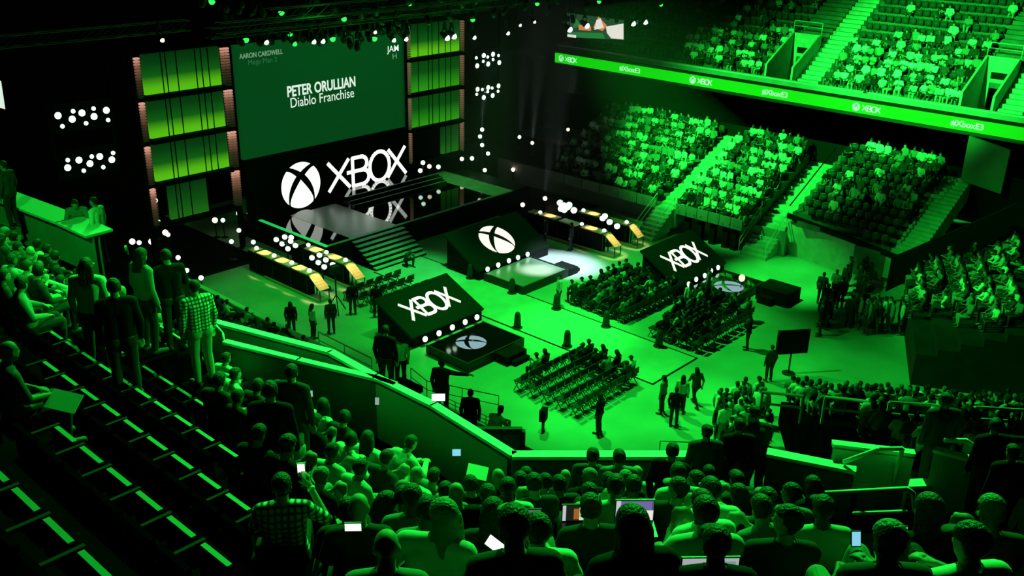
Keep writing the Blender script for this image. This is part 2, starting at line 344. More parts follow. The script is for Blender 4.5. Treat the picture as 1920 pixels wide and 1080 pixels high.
# ------------------------------------------------------------------ LED towers each side of the screen
M['tower_a'] = grad_screen('tower_picture_bright', [(0.0, (0.10, 0.52, 0.006)), (0.16, (0.085, 0.46, 0.006)), (0.45, (0.005, 0.10, 0.006)), (0.75, (0.002, 0.045, 0.005)), (1.0, (0.001, 0.025, 0.003))], 0, 2.05, 1.0)
M['tower_c'] = grad_screen('tower_picture_dimmest', [(0.0, (0.012, 0.13, 0.006)), (0.4, (0.004, 0.07, 0.005)), (1.0, (0.001, 0.02, 0.003))], 0, 2.05, 1.0)
M['tower_b'] = grad_screen('tower_picture_dim', [(0.0, (0.03, 0.30, 0.006)), (0.3, (0.012, 0.20, 0.006)), (0.6, (0.003, 0.07, 0.005)), (1.0, (0.002, 0.05, 0.004))], 0, 2.05, 1.0)
ROWS = [(9.62, 'tower_a'), (7.33, 'tower_a'), (5.0, 'tower_b'), (2.72, 'tower_b')]
def tower(x0, x1, strips, cables, label, low_from, pic):
    t = empty('led_tower', ((x0+x1)/2, YW, 0), 0, label, 'screen')
    for i, (z, mt) in enumerate(ROWS):
        a, b = x0, x1
        if i == 3: a, b = low_from
        mb = MB().box((a-t.location.x, 0, 0), (b-t.location.x, 0.2, 2.05)); o = mb.build('screen_panel', pic[i], t); o.location.z = z
        for c in cables:
            if a < c < b: rel(MB().tube((c, YW-0.25, z-0.05), (c, YW-0.25, z+2.1), 0.03, n=6), 'cable', 'black', t)
        rel(MB().box((x0-0.1, YW-0.3, z-0.27), (x1+0.1, YW+0.3, z-0.02)), 'beam', 'black', t)
    for (sx, wd, mt) in strips:
        for z, _ in ROWS:
            mb = MB()
            for k in range(14): mb.box((sx-t.location.x, -0.12, 0.15*k), (sx+wd-t.location.x, 0.1, 0.15*k+0.095))
            o = mb.build('led_strip', mt, t); o.location.z = z-0.1
    for px_ in (x0-0.5, x1+0.5): rel(MB().box((px_-0.12, YW+0.05, 0), (px_+0.12, YW+0.3, 12.2)), 'post', 'black', t)
    return t
tower(24.4, 28.85, [(23.95, 0.28, 'ledstrip'), (28.95, 0.14, 'ledstrip'), (29.17, 0.24, 'ledstrip')], [25.3, 25.55, 26.15, 27.25, 27.6, 28.0], 'tall bank of green screens standing left of the main screen', (25.0, 27.3), ['tower_a', 'tower_a', 'tower_a', 'tower_c'])
tower(42.65, 47.15, [(42.5, 0.14, 'ledstripdim'), (47.28, 0.24, 'ledstripdim')], [43.15, 44.05, 44.4, 45.0, 45.6, 46.1], 'tall bank of green screens standing right of the main screen', (45.5, 47.1), ['tower_a', 'tower_b', 'tower_b', 'tower_c'])

# ------------------------------------------------------------------ lamp banks beside the towers
def lamp_bank(name, label, big, small, ypl, cat, group=None, rb=0.16, rs=0.10, mt='lamp'):
    pts = [at(px, py, y=ypl) for px, py in big+small]; c = sum(pts, Vector())/len(pts)
    t = empty(name, c, 0, label, cat, group)
    lo = Vector((min(p.x for p in pts)-0.4, ypl+0.25, min(p.z for p in pts)-0.35)); hi = Vector((max(p.x for p in pts)+0.4, ypl+0.55, max(p.z for p in pts)+0.35))
    rel(MB().box(lo, hi).box((lo.x, ypl+0.3, hi.z), (lo.x+0.1, ypl+0.4, 13.0)).box((hi.x-0.1, ypl+0.3, hi.z), (hi.x, ypl+0.4, 13.0)), 'housing', 'black', t)
    for i, p in enumerate(pts):
        r = rb if i < len(big) else rs
        o = rel(MB().tube(p+Vector((0, 0.3, 0)), p, r*1.05, r*1.05, 14, 0), 'lamp', 'blackmetal', t, True)
        MB().ball(p-Vector((0, 0.02, 0))-Vector(t.location), (r, 0.09, r), 14, 8).build('lens', mt, o, True)
    return t
q = lambda L, ox, oy, s: [(ox+a/s, oy+b/s) for a, b in L]
lamp_bank('lamp_bank', 'upper bank of white blinder lamps hanging far left of the stage', q([(325,650),(405,670),(460,635),(528,655),(597,620)],0,0,3), q([(410,625),(525,610),(350,710),(483,693),(607,675)],0,0,3), 45.0, 'lamp')
lamp_bank('lamp_bank', 'lower bank of white blinder lamps hanging far left of the stage', q([(380,943),(443,900),(505,920),(560,880),(628,898)],0,0,3), q([(380,900),(515,880),(635,860),(470,960),(580,940)],0,0,3), 45.0, 'lamp')
lamp_bank('lamp_bank', 'upper bank of white blinder lamps beside the right green screens', q([(163,370),(200,312),(225,360),(252,305),(287,352)],840,0,3), q([(158,325),(222,320),(197,345),(283,312),(252,335)],840,0,3), 46.0, 'lamp')
lamp_bank('lamp_bank', 'lower bank of white blinder lamps beside the right green screens', q([(165,502),(200,548),(225,492),(250,537),(283,483)],840,0,3), q([(160,530),(192,503),(222,515),(247,495),(280,513)],840,0,3), 46.0, 'lamp')

# ------------------------------------------------------------------ overhead trusses and moving lights
def truss(p0, p1, label, s=0.5):
    p0, p1 = Vector(p0), Vector(p1); mb = MB(); d = (p1-p0); n = int(d.length/0.8); d.normalize(); side = d.cross(Vector((0,0,1)))
    cs = [(-s/2, 0), (s/2, 0), (-s/2, s), (s/2, s)]
    for a, b in cs: mb.tube(p0+side*a+Vector((0,0,b)), p1+side*a+Vector((0,0,b)), 0.03, n=6)
    for i in range(n):
        A = p0+(p1-p0)*(i/n); B = p0+(p1-p0)*((i+1)/n)
        for a in (-s/2, s/2): mb.tube(A+side*a, B+side*a+Vector((0,0,s)), 0.016, n=5)
        mb.tube(A-side*s/2, B+side*s/2, 0.016, n=5)
    t = mb.build('lighting_truss', 'truss'); return tag(t, label, 'truss')
truss((26.6, 44.6, 12.6), (52, 44.6, 12.6), 'metal lighting truss running just above the main screen top')
truss((25.0, 41.0, 13.35), (62, 41.0, 13.35), 'longer metal lighting truss in front of and above the screen')
truss((25, 37.0, 14.35), (62, 37.0, 14.35), 'foremost metal lighting truss at the top edge of view')
def moving_light(p, mt, aim, label, group, r=0.16, name='moving_light', hang=True):
    p = Vector(p); a = Vector(aim).normalized(); t = empty(name, p, 0, label, 'lamp', group); z = Vector((0,0,1))
    s = a.cross(z).normalized() if abs(a.z) < 0.99 else Vector((1,0,0))
    hd = MB().tube(-a*0.42, Vector((0,0,0)), r*0.75, r*1.1, 14).ball(-a*0.42, r*0.75, 10, 6).build('head', 'blackmetal', t, True)
    MB().tube(a*0.0, a*0.03, r, r*0.95, 14).ball(a*0.03, (r*0.9,)*3, 12, 6).build('lens', mt, hd, True)
    up = 1 if hang else -1
    mb = MB()
    for q_ in (-1, 1): mb.bar(-a*0.2+s*q_*r*1.25, -a*0.2+s*q_*r*1.25+z*0.42*up, 0.06, 0.03)
    mb.bar(-a*0.2-s*r*1.3+z*0.42*up, -a*0.2+s*r*1.3+z*0.42*up, 0.1, 0.05); mb.bar(-a*0.2+z*0.42*up, -a*0.2+z*0.72*up, 0.16, 0.16)
    tz = (12.62 if p.y > 43 else 13.37)-p.z
    if hang and tz > 0.72: mb.tube(-a*0.2+z*0.7, (-a.x*0.2, (44.6 if p.y > 43 else 41.0)-p.y, tz), 0.025, n=6)
    mb.build('yoke', 'blackmetal', t)
    return t
def nth(i): return ORD[i]
truss((14, 45.4, 13.0), (26, 45.4, 13.0), 'short dark truss above the far left lamp banks'); truss((45, 46.4, 13.0), (53, 46.4, 13.0), 'short dark truss above the right lamp banks')
lit = [(499,79),(552,82),(588,78),(605,77),(738,75),(761,73),(838,71),(851,68),(889,70),(952,62)]
for i, (px, py) in enumerate(lit):
    moving_light(at(px, py, y=44.2), 'lamp' if i not in (1,) else 'greenlamp', (0.3, -1, -0.7), 'lit moving light on the truss above the screen, %s from the left' % nth(i), 'lit lights on the screen truss', 0.14+0.05*(i in (6, 7)))
far = [(1068,55),(1100,48),(1187,44),(1210,41)]
for i, (px, py) in enumerate(far):
    moving_light(at(px, py, y=41.0), 'lamp', (0.2, -1, -0.6), 'lit moving light right of the stage over dark aisle, %s from the left' % nth(i), 'lit lights right of the stage', 0.2)
for i, (px, py) in enumerate([(304,75),(703,60),(975,47),(1002,41)]):
    moving_light(at(px, py, y=44.4), 'warmlamp', (0.1, -1, -0.7), 'small warm white light on the overhead rig, %s from the left' % nth(i), 'warm lights on the rig', 0.11)
rnd = random.Random(4)
for i in range(30):
    px = 428+i*11.5+rnd.uniform(-3, 3); py = rnd.uniform(60, 86) if px < 780 else rnd.uniform(45, 62)
    if 650 < px < 700: py += 8
    if 708 < px < 765: py = 62
    moving_light(at(px, py, y=44.45), 'greenlamp' if i % 7 == 3 else 'blackmetal', (rnd.uniform(-.6, .6), -0.6, -1), 'dark moving light hanging over the screen top, %s from the left' % nth(i), 'dark lights over the screen top', 0.17)
for i in range(48):
    px = 380+i*20+rnd.uniform(-8, 8); py = rnd.uniform(2, 46)
    moving_light(at(px, py, y=40.8), 'greenlamp' if i % 6 == 1 else 'truss', (rnd.uniform(-.8, .8), rnd.uniform(-.8, .4), -1), 'unlit moving light on the longer overhead truss, %s from the left' % nth(i), 'unlit lights on the longer truss', 0.15)

# ------------------------------------------------------------------ lights standing on the floor
def floor_can(px, py, zl, mt, label, group, r=0.15, **pl):
    p = at(px, py, **pl) if pl else at(px, py, z=zl)
    t = empty('floor_spotlight', (p.x, p.y, 0), 0, label, 'lamp', group)
    MB().tube((0,0,0), (0,0,p.z-0.1), 0.03, n=8).lathe((0,0,0), [(0.22,0),(0.22,0.03),(0.04,0.06)], 12).build('stand', 'blackmetal', t)
    MB().tube((0.1,0.1,p.z-0.12), (0,0,p.z), r*0.8, r, 12).build('can', 'blackmetal', t, True)
    MB().ball((0,0,p.z), (r,)*3, 12, 8).build('lens', mt, t, True)
    return t
up = [(1065,243),(998,268),(962,318),(1013,320),(1043,326),(980,384),(1022,372),(974,257),(937,302),(909,319),(895,329)]
for i, (px, py) in enumerate(up):
    floor_can(px, py, 1.0, 'lamp' if i in (7, 3) else 'warmlamp', 'small upright spotlight on the dark floor right of the stage, %s of that cluster counted from far right' % nth(i) if False else 'upright spotlight on dark floor right of stage, %s from the right' % nth([2, 4, 1, 5, 0, 3, 6, 7, 8, 9, 10].index(i) if i in [2,4,1,5,0,3,6,7,8,9,10] else i), 'spotlights right of the stage', 0.15)
lowl = [(292,376),(288,396),(297,416),(315,440),(261,455),(418,413),(467,400),(451,412),(448,432),(434,453),(475,454),(496,415),(391,521) if False else (334,483),(350,507),(377,521)]
for i, (px, py) in enumerate(lowl):
    floor_can(px, py, 1.1, 'lamp', 'white spotlight on a stand left of the stage, %s in a winding row' % nth(i), 'spotlights left of the stage', 0.13)
for i, (px, py) in enumerate([(310,436),(284,453),(248,453),(403,413),(448,400)]):
    floor_can(px, py, 1.1, 'warmlamp', 'warm peach spotlight at the foot of left screens, %s from the left' % nth([2, 1, 0, 3, 4][i]), 'warm spotlights at the left screens', 0.17)
for i, (px, py) in enumerate([(788,320),(793,305),(822,313),(885,297),(805,312),(866,298)]):
    floor_can(px, py, 0, 'lamp' if i < 4 else 'warmlamp', 'spotlight at the foot of the right screens, %s' % ('leftmost', 'second from left', 'fourth from left', 'rightmost', 'third from left, warm', 'fifth from left, warm')[i], 'spotlights at the right screens', 0.15, y=46.4)
t = empty('lamp_pole', (at(904, 300, y=46.5).x, 46.5, 0), 0, 'tall pole with stacked white lamps right of the right screens', 'lamp')
MB().tube((0,0,0), (0,0,5.4), 0.05, n=8).build('pole', 'blackmetal', t)
for px, py in [(904,243),(900,256),(904,272),(915,288)]:
    p = at(px, py, y=46.3)-Vector(t.location); MB().bar((0,0,p.z), p, 0.05, 0.05).ball(p, 0.14, 12, 8, 1).build('lamp', ['blackmetal', 'lamp'], t, True)

# ------------------------------------------------------------------ demo stages: sloped screen over a low glossy deck
def demo_stage(label, x0, x1, yb, zb, yt, zt, deck, lights, logo, block, dlogo, dmat='gloss'):
    t = empty('demo_stage', ((x0+x1)/2, yb, 0), 0, label, 'stage')
    b0, b1 = Vector((x0, yb, zb)), Vector((x0, yt, zt)); V = (b1-b0); Ls = V.length; V.normalize(); N = Vector((1,0,0)).cross(V)
    rel(MB().prism([(0,0),(x1-x0,0),(x1-x0,Ls),(0,Ls)], b0, (1,0,0), V, -N, 0.12), 'screen_panel', 'darkpanel', t)
    prof = [(yb+0.05, 0), (yb+0.05, zb-0.14), (yt-0.1, zt-0.16), (yt-0.1, 0)]
    mb = MB(); mb.prism([(a, b) for a, b in prof], (x0+0.12, 0, 0), (0,1,0), (0,0,1), (1,0,0), x1-x0-0.24); rel(mb, 'skirt', 'black', t)
    mb = MB(); cx = (x0+x1)/2
    if logo == 'word':
        ww = 0.66*(x1-x0); sc = ww/3.33
        wordmark(mb, Vector((cx-ww/2, yb, zb))+V*(Ls*0.30), (sc,0,0), V*(Ls*0.42), N, 0.02, 0.14)
    else: emblem(mb, Vector((cx-0.1, yb, zb))+V*(Ls*0.52), (1,0,0), V*0.98, N, 1.12, 0.02)
    rel(mb, 'wordmark' if logo == 'word' else 'emblem', 'panel_led', t)
    a0, a1, c0, c1, h = deck
    rel(MB().box((a0, c0, 0.06), (a1, c1, h)), 'deck', dmat, t)
    rel(MB().box((a0-0.08, c0-0.08, 0.02), (a1+0.08, c0, h+0.05)).box((a0-0.08, c0, 0.02), (a0, c1, h+0.05)).box((a1, c0, 0.02), (a1+0.08, c1, h+0.05)), 'deck_edge', 'blackmetal', t)
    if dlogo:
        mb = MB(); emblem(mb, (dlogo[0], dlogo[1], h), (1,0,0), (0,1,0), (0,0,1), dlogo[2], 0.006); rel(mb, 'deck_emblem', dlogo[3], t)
    for px, py in lights:
        p = at(px, py, y=yb-0.1)
        rel(MB().tube(p+Vector((0, 0.15, -0.05)), p, 0.13, 0.15, 14).ball(p, (0.145, 0.1, 0.145), 14, 8, 1), 'footlight', ['blackmetal', 'lamp'], t, True)
    if block: rel(MB().box(*block[0]).box(*block[1]), 'entry_step', 'black', t)
    return t
demo_stage('low demo stage nearest the camera with white word on sloped screen', 27.1, 31.9, 30.35, 0.6, 33.02, 1.75, (27.35, 30.95, 26.98, 29.6, 0.4), [(797,636),(823,625),(848,614),(872,604),(894,595)], 'word', [((29.0, 26.1, 0), (30.3, 27.0, 0.4)), ((29.2, 25.8, 0), (30.2, 26.1, 0.2))], (29.0, 28.4, 0.72, 'deck_emblem_blue'))
demo_stage('central demo stage with white emblem on its sloped screen', 35.3, 41.3, 34.0, 0.6, 36.7, 2.06, (35.65, 39.3, 31.1, 33.9, 0.42), [(914,505),(934,497),(954,489),(971,483),(989,477)], 'emblem', [((39.4, 31.0, 0), (40.2, 32.2, 0.4)), ((40.2, 31.1, 0), (40.5, 32.1, 0.2))], None, 'satin')
demo_stage('demo stage farthest right with white word on its sloped screen', 41.2, 46.2, 25.1, 0.6, 27.6, 2.0, (41.95, 45.4, 22.4, 24.8, 0.42), [(1291,533),(1305,524),(1321,517),(1333,508),(1346,502)], 'word', [((44.0, 20.2, 0), (45.5, 22.0, 0.75)), ((43.6, 20.9, 0), (44.0, 21.7, 0.4))], (43.6, 23.4, 0.78, 'deck_emblem_blue'))

# ------------------------------------------------------------------ demo counters
def counter(x0, y0, y1, tops, lamps, label, posts):
    t = empty('demo_counter', (x0, y0, 0), 0, label, 'counter', 'wooden demo counters beside the runway'); w_ = 0.62
    for a, b in tops: rel(MB().box((x0, a, 1.2), (x0+w_, b, 1.27)), 'counter_top', 'wood', t)
    mb = MB(); A = Vector((x0, tops[-1][0]-0.12, 1.25)); B = Vector((x0, y0-0.1, 0.62)); 
    for k in range(6): mb.bar(A+(B-A)*(k+0.5)/6+Vector((0.31, 0, 0))-Vector((0.31, 0, 0)), A+(B-A)*(k+0.5)/6+Vector((w_, 0, 0)), (B-A).length/6-0.008, 0.04, up=Vector((0, -(B-A).z, (B-A).y))) 
    rel(mb, 'end_flap', 'wood', t)
    rel(MB().box((x0-0.1, y0, 0.02), (x0-0.02, y1-1.6, 0.14)).box((x0-0.1, y0-0.1, 0.02), (x0+w_, y0, 0.14)), 'kickboard', 'wood', t)
    rel(MB().box((x0+0.05, tops[-1][0]+0.1, 0.02), (x0+w_-0.1, y1, 1.2)), 'drape', 'black', t)
    for y in posts: rel(MB().box((x0-0.01, y, 0), (x0+0.04, y+0.05, 1.2)).box((x0+w_-0.04, y, 0), (x0+w_, y+0.05, 1.2)), 'post', 'blackmetal', t)
    rel(MB().box((x0, y0-0.1, 0), (x0+0.04, y0-0.06, 0.62)).box((x0+w_-0.04, y0-0.1, 0), (x0+w_, y0-0.06, 0.62)), 'post', 'blackmetal', t)
    for px, py in lamps:
        p = at(px, py, z=1.36); rel(MB().tube((p.x, p.y, 1.24), p, 0.06, 0.1, 10).ball(p, (0.12, 0.12, 0.1), 12, 8, 1), 'lamp', ['blackmetal', 'lamp'], t, True)
        spot('counter_fill_spot', (x0+w_/2, p.y-0.7, 2.2), (x0+w_/2, p.y-0.7, 1.2), 150, 50, 0.5, (1.0, 0.62, 0.33), 0.05)  # unseen warm spot added above the counter to tint the wood tops
    return t
counter(27.47, 37.86, 44.2, [(43.55, 44.2), (41.95, 43.35), (40.35, 41.75), (38.8, 40.15)], [(481,465),(514,479),(547,492),(580,507)], 'long wooden topped counter nearest the left stand', (43.4, 41.8, 40.2, 38.8))
counter(29.75, 37.75, 43.4, [(42.8, 43.4), (40.7, 42.1), (38.75, 40.4)], [(578,459),(612,473),(648,487)], 'wooden topped counter left of the stage steps', (42.2, 40.5, 38.7))
counter(43.6, 31.1, 37.9, [(37.2, 37.8), (35.6, 36.9), (34.0, 35.3), (32.0, 33.6)], [(1013,398),(1091,420),(1133,432)], 'wooden topped counter behind the central demo stage', (37.0, 35.4, 33.7, 31.9))
counter(45.9, 31.1, 36.5, [(33.9, 35.6), (31.9, 33.3)], [(1094,394),(1175,416)], 'wooden topped counter nearest the right stand', (33.6, 31.9))
def cluster(pts, xpl, label, r=0.145, mt='lamp'):
    P_ = [at(px, py, x=xpl) for px, py in pts]; c = sum(P_, Vector())/len(P_)
    t = empty('lamp_cluster', (c.x, c.y, 0), 0, label, 'lamp')
    mb = MB().tube((0, 0, 0), (0, 0, max(0.3, c.z-0.2)), 0.05, n=8).lathe((0,0,0), [(0.4,0),(0.4,0.04),(0.05,0.08)], 12)
    for p in P_: mb.bar((0,0,max(0.3, c.z-0.2)), p-Vector((c.x, c.y, 0))+Vector((0.1,0.1,0)), 0.04, 0.04)
    mb.build('stand', 'blackmetal', t)
    for p in P_: p = p-Vector((c.x, c.y, 0)); MB().tube(p+Vector((0.15,0.15,0.05)), p, r*0.8, r*1.05, 12).ball(p, (r,)*3, 14, 10, 1).build('lamp', ['blackmetal', mt], t, True)
cluster([(518,449),(534,444),(529,457),(545,452),(540,466),(554,460),(546,445)], 28.75, 'farther cluster of round white lamps between the left counters')
cluster([(585,483),(599,478),(597,492),(611,487),(608,500),(624,496)], 28.75, 'nearer cluster of round white lamps between the left counters')
cluster([(1050,380),(1057,385),(1064,388),(1052,391),(1067,384),(1058,393),(1076,394)], 45.1, 'farther dazzling cluster of lamps between the right counters', 0.2)
cluster([(1130,409),(1134,405),(1143,416),(1157,424)], 45.1, 'nearer cluster of lamps between the right counters', 0.18)

# cone shaped floor markers along the runway
for i, (px, py) in enumerate([(882,522),(960,550),(1043,580),(1136,613),(1235,650),(970,615),(1063,650)]):
    p = at(px, py, z=0); t = empty('runway_marker', (p.x, p.y, 0.0), 0, 'black rounded cone marker, %s along the %s runway edge' % ((nth(i), 'right') if i < 5 else (nth(i-5), 'left')), 'marker', 'black cone markers on the runway')
    MB().lathe((0,0,0), [(0.26,0),(0.26,0.05),(0.2,0.07)], 18).build('base', 'blackmetal', t)
    MB().lathe((0,0,0.07), [(0.19,0),(0.17,0.3),(0.15,0.62),(0.11,0.75),(0.03,0.8)], 18).build('cone', 'chair', t, True)
# warm light on the right demo deck, tripod with light by the left counters, black board on a post
p = at(1391, 522, z=0.95); t = empty('deck_lamp', (p.x, p.y, 0.42), 0, 'peach coloured lamp standing on the right demo stage deck', 'lamp')
MB().tube((0,0,0), (0,0,0.45), 0.03, n=8).build('stand', 'blackmetal', t); MB().ball((0,0,0.55), (0.17,0.17,0.2), 14, 8).build('globe', mat('peach_lamp', (1,1,1), 0.4, emit=(1, 0.55, 0.45), power=1.5), t, True)
p = at(632, 585, z=0); t = empty('light_tripod', (p.x, p.y, 0), 0, 'black tripod with a box light near the left counters', 'tripod')
mb = MB().tube((0,0,0.9), (0,0,2.2), 0.04, n=8)
for a in range(3): mb.tube((0,0,0.95), (0.55*math.cos(a*2.1), 0.55*math.sin(a*2.1), 0), 0.03, n=6)
mb.build('legs', 'blackmetal', t); MB().box((-0.22,-0.2,2.1), (0.22,0.2,2.5)).build('light_box', 'blackmetal', t)
p = at(1478, 700, z=0); t = empty('display_board', (p.x, p.y, 0), math.radians(-38), 'black board on a post standing on the right floor', 'board')
MB().tube((0,0,0), (0,0,1.2), 0.04, n=8).lathe((0,0,0), [(0.3,0),(0.3,0.03),(0.05,0.06)], 12).build('post', 'blackmetal', t)
MB().box((-0.75,-0.05,1.0), (0.75,0.05,2.15)).build('panel', 'black', t)
# ================================================================== stands
def terrace(name, p0, u, n, L, rows, depth, rise, z0, mt, base=0.0):
    prof = [(0, base), (0, z0)]
    for k in range(rows): prof += [(depth*(k+1), z0+rise*k)] + ([(depth*(k+1), z0+rise*(k+1))] if k < rows-1 else [])
    prof += [(depth*rows, base)]
    # n x u orientation is irrelevant for rendering
    return struct(name, MB().prism(prof, (p0[0], p0[1], 0), (n[0], n[1], 0), (0, 0, 1), (u[0], u[1], 0), L), mt)
def aisle(name, p0, u, n, wd, count, depth, rise, z0, mt='stair'):
    mb = MB(); p0 = Vector((*p0, 0)); U = Vector((*u, 0)); N = Vector((*n, 0))
    for k in range(count):
        c = p0+U*(wd/2)+N*(depth*(k+0.5)); zt = z0+rise*(k+1)
        mb.obox((c.x, c.y, zt-0.6), (U, N, (0,0,1)), (wd/2, depth/2, 0.6))
    return struct(name, mb, mt)
def rail(name, pts, r=0.025, posts=True, h=1.0, label=None, mt='steel', mid=True):
    mb = MB(); P_ = [Vector(p) for p in pts]
    mb.path(P_, r, 8)
    if mid: mb.path([p-Vector((0,0,h*0.42)) for p in P_], r*0.8, 8)
    if posts:
        for a, b in zip(P_[:-1], P_[1:]):
            k = max(1, int((b-a).length/1.6))
            for i in range(k+1): p = a+(b-a)*(i/k); mb.tube(p-Vector((0,0,h)), p, r*0.9, n=6)
    o = mb.build(name, mt); return tag(o, label, 'railing') if label else tag(o, kind='structure')
# --- right lower stand
RD, RR = 0.85, 0.38
terrace('seating_tier', (49.65, 26.15), (0, 1), (1, 0), 4.7, 9, RD, RR, 1.6, 'concrete', 1.35)
terrace('seating_tier', (49.65, 32.2), (0, 1), (1, 0), 9.5, 9, RD, RR, 1.6, 'concrete', 1.35)
aisle('stair_aisle', (49.65, 30.85), (0, 1), (1, 0), 1.35, 18, RD/2, RR/2, 1.42)
aisle('stair_aisle', (49.5, 24.4), (0, 1), (1, 0), 1.7, 8, 0.29, 0.2, 0.0)
aisle('stair_aisle', (51.82, 24.4), (0, 1), (1, 0), 1.7, 14, RD/2, RR/2, 1.6)
aisle('stair_aisle', (47.4, 31.0), (0, 1), (1, 0), 1.3, 8, 0.28, 0.2, 0.0)
mb = MB()
for i in range(6): mb.box((49.52, 26.2+0.78*i, 1.42), (49.6, 26.2+0.78*i+0.74, 2.08))
struct('trim_front_panel', mb, 'wall')
mb = MB()
for i in range(6): mb.box((49.52, 32.3+1.5*i, 1.42), (49.6, 32.3+1.5*i+1.45, 2.08))
struct('trim_front_panel', mb, 'wall')
struct('wall_right', MB().box((50.9, 24, 0), (51.1, 47.2, 1.5)), 'wall')
for i, y in enumerate((29.9, 29.0, 28.1, 27.2, 26.6)): struct('column', MB().box((49.75, y, 0), (50.1, y+0.35, 1.4)), 'black')
struct('wall_right_back', MB().box((57.35, 10, 3.0), (57.5, 47.2, 5.6)), 'black')
rail('handrail', [(49.4, 26.15, 1.0), (51.6, 26.15, 2.6)], label='sloping handrail left of the wide floor stairs by the right stand', mt='cap')
rail('handrail', [(49.4, 24.4, 1.0), (51.6, 24.4, 2.6)], label='sloping handrail right of the wide floor stairs by the right stand', mt='cap')
rail('handrail', [(47.4, 32.3, 1.0), (49.6, 32.3, 2.4)], label='sloping handrail left of the narrow stairs by the right counter', mt='cap')
rail('handrail', [(47.4, 31.0, 1.0), (49.6, 31.0, 2.4)], label='sloping handrail right of the narrow stairs by the right counter', mt='cap')
# --- end part of the right stand: straight folding seats behind a slanting front
SD, SR, SX, SZ = 0.66, 0.30, 49.6, 1.75
def slant_x(y): return 50.2+(y-17.3)*0.17
S3ROWS = []
mb = MB()
for r in range(1, 12):
    xf = SX+SD*r; y1 = min(24.1, 17.3+(xf+0.33-50.2)/0.17); S3ROWS.append((xf, y1, SZ+SR*r))
    mb.box((xf, 17.85, 0.4), (57.4, y1, SZ+SR*r)) if r == 1 else mb.box((xf, 17.85, SZ+SR*(r-1)), (57.4, y1, SZ+SR*r))
struct('seating_tier', mb, 'concrete')
aisle('stair_aisle', (50.2, 16.3), (0, 1), (1, 0), 1.5, 22, SD/2, SR/2, 1.75)
FA, FB = Vector((slant_x(24.3), 24.3, 0)), Vector((slant_x(16.2), 16.2, 0))
struct('trim_slant_edge', MB().bar(FA+Vector((0,0,2.42)), FB+Vector((0,0,1.95)), 0.16, 0.28), 'black')
struct('wall_slant', MB().bar(FA+Vector((0.35,0,1.0)), FB+Vector((0.35,0,0.85)), 0.2, 2.0), 'stair')
struct('railing', MB().tube((51.0, 17.8, 2.9), (56.5, 17.8, 5.6), 0.04).tube((51.2, 24.15, 3.1), (56.5, 24.15, 5.7), 0.04), 'black')
# black side wall of the near right stand
A, B = at(1672, 484, z=2.5), at(1905, 383, z=6.0)
mb = MB(); d = (B-A); s = Vector((d.y, -d.x, 0)).normalized()*-0.15
mb.add([A, B, B-Vector((0,0,1.5)), A-Vector((0,0,1.9)), A+s, B+s, B+s-Vector((0,0,1.5)), A+s-Vector((0,0,1.9))], [(0,1,2,3),(4,7,6,5),(0,4,5,1),(1,5,6,2),(2,6,7,3),(3,7,4,0)])
struct('wall_tunnel_side', mb, 'black')
# --- near end stands
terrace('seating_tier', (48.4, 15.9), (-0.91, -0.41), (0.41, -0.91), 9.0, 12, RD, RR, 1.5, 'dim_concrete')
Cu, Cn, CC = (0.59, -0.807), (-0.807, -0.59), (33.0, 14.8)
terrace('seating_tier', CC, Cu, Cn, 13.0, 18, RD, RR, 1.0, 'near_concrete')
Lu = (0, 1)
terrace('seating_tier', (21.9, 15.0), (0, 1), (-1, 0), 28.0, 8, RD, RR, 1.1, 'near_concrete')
struct('wall_left', MB().bar((21.95, 15, 0.95), (21.95, 43, 0.95), 0.12, 1.9).bar((21.95, 15, 1.95), (21.95, 43, 1.95), 0.25, 0.08, 1), ['wall', 'cap'])
for i, (p, q_) in enumerate([((1430,735),(1507,743)), ((1548,744),(1630,753)), ((1668,754),(1758,760)), ((1828,763),(1920,769))]):
    m_ = RR/RD; pl_ = dict(n=(-m_*Cn[0], -m_*Cn[1], 1), c=2.0-m_*(CC[0]*Cn[0]+CC[1]*Cn[1]))
    rail('railing', [at(*p, **pl_), at(*q_, **pl_)], 0.05, True, 0.95, 'double bar guard rail in the near right stand, %s from the left' % nth(i), 'cap')
rail('railing', [at(597, 622, z=1.1), at(697, 672, z=1.1)], 0.03, True, 1.0, 'long floor guard rail in front of the left stand, farther piece')
mb = MB(); A, B = at(826, 741, z=1.1), at(972, 808, z=1.1)
for k in range(6): mb.tube(A-Vector((0,0,0.18*k)), B-Vector((0,0,0.18*k)), 0.018, n=6)
for k in range(6): p = A+(B-A)*(k/5); mb.tube(p-Vector((0,0,1.1)), p, 0.02, n=6)
tag(mb.build('railing', 'steel'), 'steel cable guard rail at the near floor edge', 'railing')
rail('railing', [at(770, 690, z=1.0), at(800, 714, z=1.0), at(935, 742, z=1.0)], 0.02, True, 1.0, 'dark floor guard rail beside person with outstretched arm', 'blackmetal')
rail('railing', [at(1238, 827, z=1.0), at(1292, 829, z=1.0)], 0.03, True, 1.0, 'small floor guard rail just past the bottom wall')
